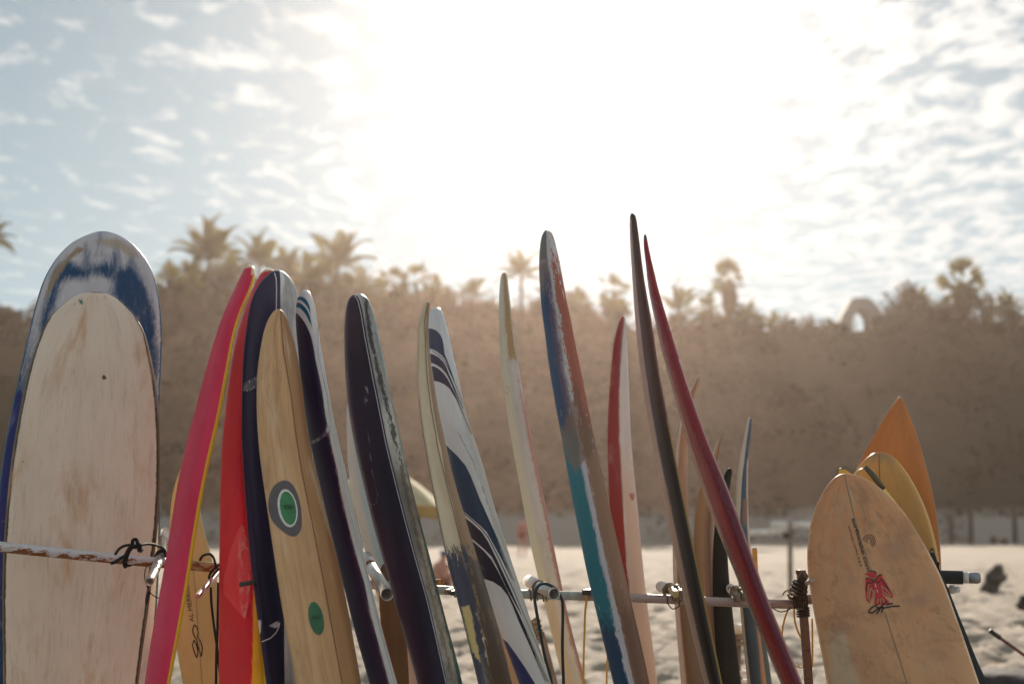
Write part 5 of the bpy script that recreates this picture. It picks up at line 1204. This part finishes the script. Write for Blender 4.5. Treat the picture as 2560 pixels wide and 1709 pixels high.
# square wooden pegs
beam('peg', P(566, 1408, 5.34), P(493, 1490, 4.86), 0.0165, 0.0165, PEGW, rack, off=O, roll=0.2)['label'] = 'square planed wood peg pointing forward left of the red board'
beam('peg', P(700, 1440, 5.30), P(603, 1460, 4.55), 0.015, 0.015, PEGD, rack, off=O, roll=0.1)['label'] = 'dark square peg poking out left of the navy board'
# big open pipe
V, F = tube_geo([P(922, 1405, 5.52), P(930, 1419, 5.40), P(968, 1485, 4.80)], 0.0215, 24, True, 0.10)
mesh_obj('pipe_peg', [v-O for v in V], F, STEEL, rack)['label'] = 'bright open steel pipe pointing forward between the navy and purple boards'
tube('pipe_sleeve', [P(915, 1392, 5.60), P(926, 1410, 5.50)], 0.024, STEEL, rack, 18, off=O)
coil('lashing', P(928, 1417, 5.42), P(968, 1485, 4.80)-P(930, 1419, 5.40), 0.0245, 2, 0.003, TWINE)
# pipe peg with leash hung on it
V, F = tube_geo([P(1322, 1452, 5.62), P(1350, 1466, 5.35), P(1386, 1484, 4.98)], 0.0205, 22, True, 0.12)
mesh_obj('pipe_peg', [v-O for v in V], F, STEEL, rack)['label'] = 'steel pipe peg left of the tall blue board with a leash over it'
tube('pipe_sleeve', [P(1322, 1452, 5.63), P(1346, 1464, 5.40)], 0.0235, WHITEP, rack, 20, off=O)
coil('lashing', P(1349, 1468, 5.36), P(1386, 1484, 4.98)-P(1322, 1452, 5.62), 0.0255, 2, 0.003, TWINE)
coil('lashing', P(1335, 1486, 5.40), (1, 0, 0), 0.021, 3, 0.0025, TWINE)
coil('lashing', P(1362, 1488, 5.40), (1, 0, 0), 0.021, 2, 0.0025, TWINE)
# wooden blocks on the bar
beam('peg', P(1150, 1466, 5.46), P(1117, 1479, 5.18), 0.018, 0.018, PEGN, rack, off=O); beam('peg', P(1163, 1467, 5.46), P(1131, 1482, 5.17), 0.017, 0.017, PEGD, rack, off=O)
beam('peg', P(1490, 1474, 5.50), P(1466, 1480, 5.26), 0.034, 0.020, PEGD, rack, off=O)
beam('peg', P(1676, 1467, 5.52), P(1690, 1485, 5.20), 0.019, 0.026, simple('yellow_pine', (0.50, 0.37, 0.17), 0.6, var=0.3, scale=20), rack, off=O); beam('peg', P(1694, 1466, 5.52), P(1704, 1483, 5.22), 0.018, 0.024, PEGN, rack, off=O)
beam('peg', P(1836, 1476, 5.52), P(1844, 1495, 5.18), 0.019, 0.028, PEGN, rack, off=O, roll=0.3); beam('peg', P(1854, 1474, 5.52), P(1860, 1492, 5.20), 0.019, 0.024, PEGN, rack, off=O)
V, F = tube_geo([P(1652, 1465, 5.80), P(1672, 1472, 5.55)], 0.021, 20, True, 0.14); mesh_obj('pipe_peg', [v-O for v in V], F, WHITEP, rack)['label'] = 'short white pipe end left of the tall brown board'
V, F = tube_geo([P(1826, 1470, 5.76), P(1840, 1480, 5.52)], 0.019, 20, True, 0.14); mesh_obj('pipe_peg', [v-O for v in V], F, WHITEP, rack)
for c, ax, r, n in ((P(1676, 1476, 5.40), (0.15, -1, -0.25), 0.026, 3), (P(1692, 1482, 5.34), (1, 0.2, 0), 0.030, 3), (P(1838, 1485, 5.36), (1, .2, .1), 0.030, 3), (P(1856, 1484, 5.36), (0.1, -1, -.3), 0.022, 2), (P(1142, 1476, 5.34), (1, -.2, 0), 0.022, 2)):
    coil('lashing', c, ax, r, n, 0.0028, TWINE)
tube('loose_wire', smooth_path([P(1668, 1492, 5.36), P(1670, 1508, 5.34), P(1682, 1521, 5.33), P(1697, 1514, 5.34), P(1698, 1500, 5.36)], 6), 0.0022, BLKRUB, rack, 6, off=O)
tube('loose_wire', smooth_path([P(1930, 1518, 5.30), P(1950, 1528, 5.30), P(1970, 1524, 5.30), P(1985, 1512, 5.30)], 6), 0.0022, BLKRUB, rack, 6, off=O)
tube('copper_stub', [P(1088, 1456, 5.52), P(1106, 1455, 5.50)], [0.014, 0.0135], rust_mat('orange_rust', (0.42, 0.20, 0.05), (0.20, 0.06, 0.015), 0.45, 0.6), rack, 16, off=O)
# lashed knee on top of the right post
beam('peg', P(1992, 1476, 5.36), P(2012, 1434, 5.20), 0.018, 0.030, PEGD, rack, off=O, roll=0.5)
beam('peg', P(2000, 1486, 5.42), P(2006, 1436, 5.26), 0.013, 0.022, PEGN, rack, off=O, roll=0.2)
beam('peg', P(2018, 1456, 5.20), P(2030, 1450, 4.96), 0.017, 0.016, PEGW, rack, off=O, roll=0.5)['label'] = 'pale block end poking out in front of the cream board'
for k in range(5): coil('lashing', P(1992+k*2.2, 1492-k*9, 5.315-0.01*k), (0.25, -0.35, 1), 0.034-0.002*k, 1, 0.004, ROPE, spread=0.01)
coil('lashing', P(2000, 1500, 5.30), (1, 0, 0), 0.026, 6, 0.004, ROPE, spread=0.009); coil('lashing', P(2008, 1530, 5.33), (0, 0, 1), 0.021, 4, 0.004, ROPE, spread=0.009)
tube('loose_rope_end', smooth_path([P(1990, 1482, 5.28), P(1974, 1474, 5.26), P(1962, 1478, 5.25), P(1957, 1487, 5.25)], 6), 0.0025, TWINE, rack, 6, off=O)
tube('loose_rope_end', smooth_path([P(1990, 1490, 5.28), P(1976, 1482, 5.26), P(1972, 1494, 5.25), P(1980, 1500, 5.26), P(1972, 1510, 5.27)], 6), 0.003, TWINE, rack, 6, off=O)
# foam wrapped arm with chrome end on the right
arm = [P(2160, 1436, 5.34), P(2407, 1443, 5.26)]
tube('foam_sleeve', arm, 0.0245, simple('black_foam', (0.012, 0.013, 0.015), 0.7, var=0.3, scale=60, bump=0.3), rack, 24, off=O)
tube('arm_end', [P(2403, 1443, 5.262), P(2425, 1443.5, 5.256)], 0.0205, WHITEP, rack, 20, off=O)
V, F = tube_geo([P(2422, 1443.5, 5.256), P(2424, 1443.5, 5.255), P(2444, 1444, 5.25), P(2450, 1444, 5.249), P(2452, 1444, 5.248)], [0.0195, 0.0205, 0.0205, 0.017, 0.009], 20)
mesh_obj('arm_cap', [v-O for v in V], F, simple('dull_chrome', (0.25, 0.27, 0.30), 0.3, 0.8, var=0.3, scale=50), rack)
tube('small_pipe', [P(2320, 1478, 5.40), P(2396, 1473, 5.28)], 0.011, WHITEP, rack, 14, off=O); tube('small_pipe_nut', [P(2376, 1472, 5.31), P(2386, 1472, 5.30)], 0.0165, WHITEP, rack, 8, off=O)
tube('upright_wire', smooth_path([P(2346, 1404, 5.22), P(2346, 1425, 5.22), P(2352, 1450, 5.22), P(2366, 1470, 5.24)], 5), [0.004]*6+[0.005]*10, BLKRUB, rack, 8, off=O)

# ---------------------------------------------------------------- cords hanging on the rack
def cord(pts, r, mat, label, k=8):
    w = smooth_path(pts, k); c = Vector((w[0].x, w[0].y, 0)); lowest = min(w, key=lambda q: q.z); c = lowest.copy()
    V, F = tube_geo(w, r, 8); o = mesh_obj('cord', [v-c for v in V], F, mat, loc=c); return props(o, label, 'cord')
g = empty('bungee_cord', P(310, 1409, 4.95), 'black rubber cord knotted around the white crossbar over the off white board', 'cord')
q = g.location
FR = 4.90
tube('cord_strand', smooth_path([P(289, 1384, 5.0), P(297, 1372, 4.95), P(310, 1364, FR), P(326, 1362, FR), P(336, 1366, FR)], 6), 0.0050, BLKRUB, g, 8, off=q)
tube('cord_strand', smooth_path([P(352, 1362, FR), P(366, 1359, FR+.05), P(384, 1360, FR+.12), P(400, 1366, FR+.22), P(412, 1376, FR+.27), P(414, 1390, FR+.26)], 6), 0.0048, BLKRUB, g, 8, off=q)
tube('cord_strand', smooth_path([P(277, 1407, FR), P(286, 1405, FR), P(300, 1396, FR), P(312, 1388, FR), P(320, 1378, FR)], 6), [0.0055]*24+[0.007], BLKRUB, g, 8, off=q)
tube('cord_strand', smooth_path([P(332, 1364, FR), P(322, 1375, FR), P(315, 1392, FR), P(312, 1408, FR+.02), P(316, 1417, FR+.02)], 6), 0.0085, BLKRUB, g, 10, off=q)
tube('cord_strand', smooth_path([P(313, 1411, FR+.02), P(322, 1413, FR+.02), P(332, 1411, FR+.03)], 5), [0.006, 0.006, 0.005, 0.005, 0.004, 0.004, 0.004, 0.003, 0.003, 0.002, 0.001], BLKRUB, g, 8, off=q)
tube('knot', smooth_path([P(334, 1368, FR), P(331, 1355, FR), P(335, 1348, FR), P(342, 1350, FR), P(343, 1360, FR-.01), P(337, 1367, FR-.01), P(344, 1366, FR), P(352, 1372, FR), P(356, 1377, FR)], 6), 0.0062, BLKRUB, g, 8, off=q)
tube('knot', smooth_path([P(344, 1358, FR-.01), P(350, 1364, FR-.01), P(347, 1374, FR-.01), P(355, 1376, FR-.01)], 6), 0.0065, BLKRUB, g, 8, off=q)
cord([P(367, 1415, 4.93), P(362, 1430, 4.92), P(363, 1450, 4.92), P(370, 1470, 4.93), P(380, 1485, 4.94), P(396, 1494, 4.97)], 0.0018, BLKRUB, 'thin dark string hanging beside the bent pipe')
cord([P(366, 1450, 4.96), P(372, 1475, 4.96), P(365, 1495, 4.96), P(366, 1510, 4.97), P(374, 1480, 4.97)], 0.0024, BLKRUB, 'short dark string loop below the bent pipe mouth')
cord([P(500, 1399, 5.22), P(508, 1388, 5.2), P(524, 1384, 5.17), P(534, 1394, 5.17), P(540, 1414, 5.17), P(546, 1420, 5.2)], 0.0048, BLKRUB, 'black cord arched over the yellowed bar beside the red board')
cord([P(549, 1410, 5.10), P(532, 1424, 5.08), P(523, 1440, 5.08), P(526, 1450, 5.1), P(534, 1436, 5.1), P(549, 1420, 5.12)], 0.0045, BLKRUB, 'black cord loop wrapped round the square wooden peg')
cord([P(527, 1468, 5.35), P(529, 1510, 5.40), P(536, 1570, 5.40), P(543, 1620, 5.35), P(550, 1680, 5.35)], 0.0048, BLKRUB, 'long black leash hanging in front of the pale yellow board, left strand')
cord([P(546, 1455, 5.3), P(544, 1560, 5.34), P(541, 1640, 5.34), P(540, 1720, 5.34)], 0.0050, BLKRUB, 'long black leash hanging against the left edge of the red board')
TEAL = simple('dark_teal_leash', (0.008, 0.03, 0.04), 0.4, var=0.3)
cord([P(1390, 1800, 5.05), P(1378, 1700, 5.05), P(1362, 1640, 5.04), P(1349, 1570, 5.02), P(1337, 1500, 5.0), P(1340, 1474, 5.0), P(1352, 1459, 5.02), P(1370, 1460, 5.02), P(1392, 1474, 5.03), P(1405, 1500, 5.04), P(1407, 1540, 5.05), P(1406, 1620, 5.06), P(1409, 1709, 5.08), P(1412, 1800, 5.1)], 0.0055, TEAL, 'dark teal leash looped over the steel pipe peg')
YEL = simple('yellow_cord', (0.72, 0.40, 0.06), 0.5, var=0.2); YEL2 = simple('orange_tape', (0.45, 0.2, 0.05), 0.5)
cord([P(1468, 1488, 5.38), P(1463, 1530, 5.42), P(1461, 1590, 5.43), P(1459, 1650, 5.43), P(1458, 1760, 5.43)], 0.0042, YEL, 'yellow orange leash hanging left of the tall blue board')
cord([P(1519, 1640, 5.5), P(1517, 1680, 5.5), P(1516, 1760, 5.5)], 0.0036, YEL, 'short length of yellow cord beside the foot of the blue board')
cord([P(1972, 1518, 5.36), P(1962, 1545, 5.36), P(1956, 1575, 5.36), P(1956, 1600, 5.36)], 0.0034, YEL, 'thin yellow cord left of the rusty post, leftmost strand')
cord([P(1985, 1520, 5.40), P(1987, 1550, 5.40), P(1996, 1580, 5.40), P(2008, 1600, 5.40)], 0.0036, YEL, 'thin yellow cord curving behind the rusty post')
cord([P(2030, 1545, 5.46), P(2031, 1590, 5.46), P(2031, 1640, 5.46), P(2030, 1665, 5.46)], 0.0036, YEL, 'thin yellow cord hanging right of the rusty post')
cord([P(1990, 1662, 5.50), P(2000, 1667, 5.50), P(2010, 1662, 5.50)], 0.0028, YEL, 'small yellow cord loop low behind the rusty post')
# stake and low rail behind the boards
tp = P(1886, 1371, 6.3); tb_ = P(1898, 1709, 6.3)
g = empty('yellow_stake', (tb_.x+0.03, 6.3, 0), 'yellow ochre wooden stake with a dark cut top right of the red board', 'stake')
beam('shaft', tp, Vector((tb_.x+0.03, 6.3, -0.1)), 0.021, 0.021, simple('ochre_wood', (0.52, 0.30, 0.08), 0.7, var=0.3, scale=20), g, off=g.location)
beam('cut_top', P(1886, 1368.5, 6.3), P(1886, 1371.5, 6.3), 0.0215, 0.0215, PEGD, g, off=g.location)
pp = P(1352, 1578, 6.4); pq = P(1386, 1709, 6.4); pbz = pq+(pq-pp)*(pq.z/(pp.z-pq.z))
g = empty('grey_post', (pbz.x, 6.4, 0), 'grey weathered wooden post leaning behind the leash loop', 'post')
beam('shaft', pp, pbz, 0.045, 0.03, GREYW, g, off=g.location)
for k in range(4): coil('rope_wrap', P(1336+k*3, 1552+k*12, 6.38), (0.6, -.3, -1), 0.022, 2, 0.006, TWINE, spread=0.014, parent=g)
g = empty('low_rail', (P(1850, 1600, 6.5).x, 6.5, 0), 'low rail of white pipe stubs seen between black and blue boards', 'rack')
q = g.location
tube('rail_post', [Vector((P(1846, 1600, 6.5).x, 6.5, -0.1)), P(1846, 1690, 6.5)], 0.018, GREYW, g, 10, off=q)
tube('pipe_stub', [P(1836, 1572, 6.4), P(1862, 1572, 6.5)], 0.022, WHITEP, g, 14, off=q); tube('pipe_stub', [P(1848, 1681, 6.4), P(1868, 1679, 6.5)], 0.010, WHITEP, g, 12, off=q)
tube('pipe_stub', [P(1852, 1704, 6.4), P(1874, 1700, 6.5)], 0.010, WHITEP, g, 12, off=q)
beam('block', P(1838, 1590, 6.42), P(1860, 1592, 6.5), 0.03, 0.03, PEGN, g, off=q); beam('block', P(1842, 1606, 6.42), P(1862, 1608, 6.5), 0.03, 0.02, PEGN, g, off=q)
tube('rail_link', [P(1846, 1690, 6.5), P(1846, 1572, 6.5)], 0.012, GREYW, g, 10, off=q)

# ---------------------------------------------------------------- haze
bm = bmesh.new(); bmesh.ops.create_cube(bm, size=1)
hm = bpy.data.materials.new('haze_air'); hm.use_nodes = True; hn = hm.node_tree; hn.nodes.clear()
ho = hn.nodes.new('ShaderNodeOutputMaterial'); pv = hn.nodes.new('ShaderNodeVolumePrincipled')
pv.inputs['Color'].default_value = (1.0, 0.80, 0.67, 1); pv.inputs['Density'].default_value = 0.00031; pv.inputs['Anisotropy'].default_value = 0.84
hn.links.new(pv.outputs[0], ho.inputs['Volume'])
hz = from_bm('haze', bm, hm, loc=(0, 81, 17.0)); hz.scale = (244, 202, 38); props(hz, kind='stuff')
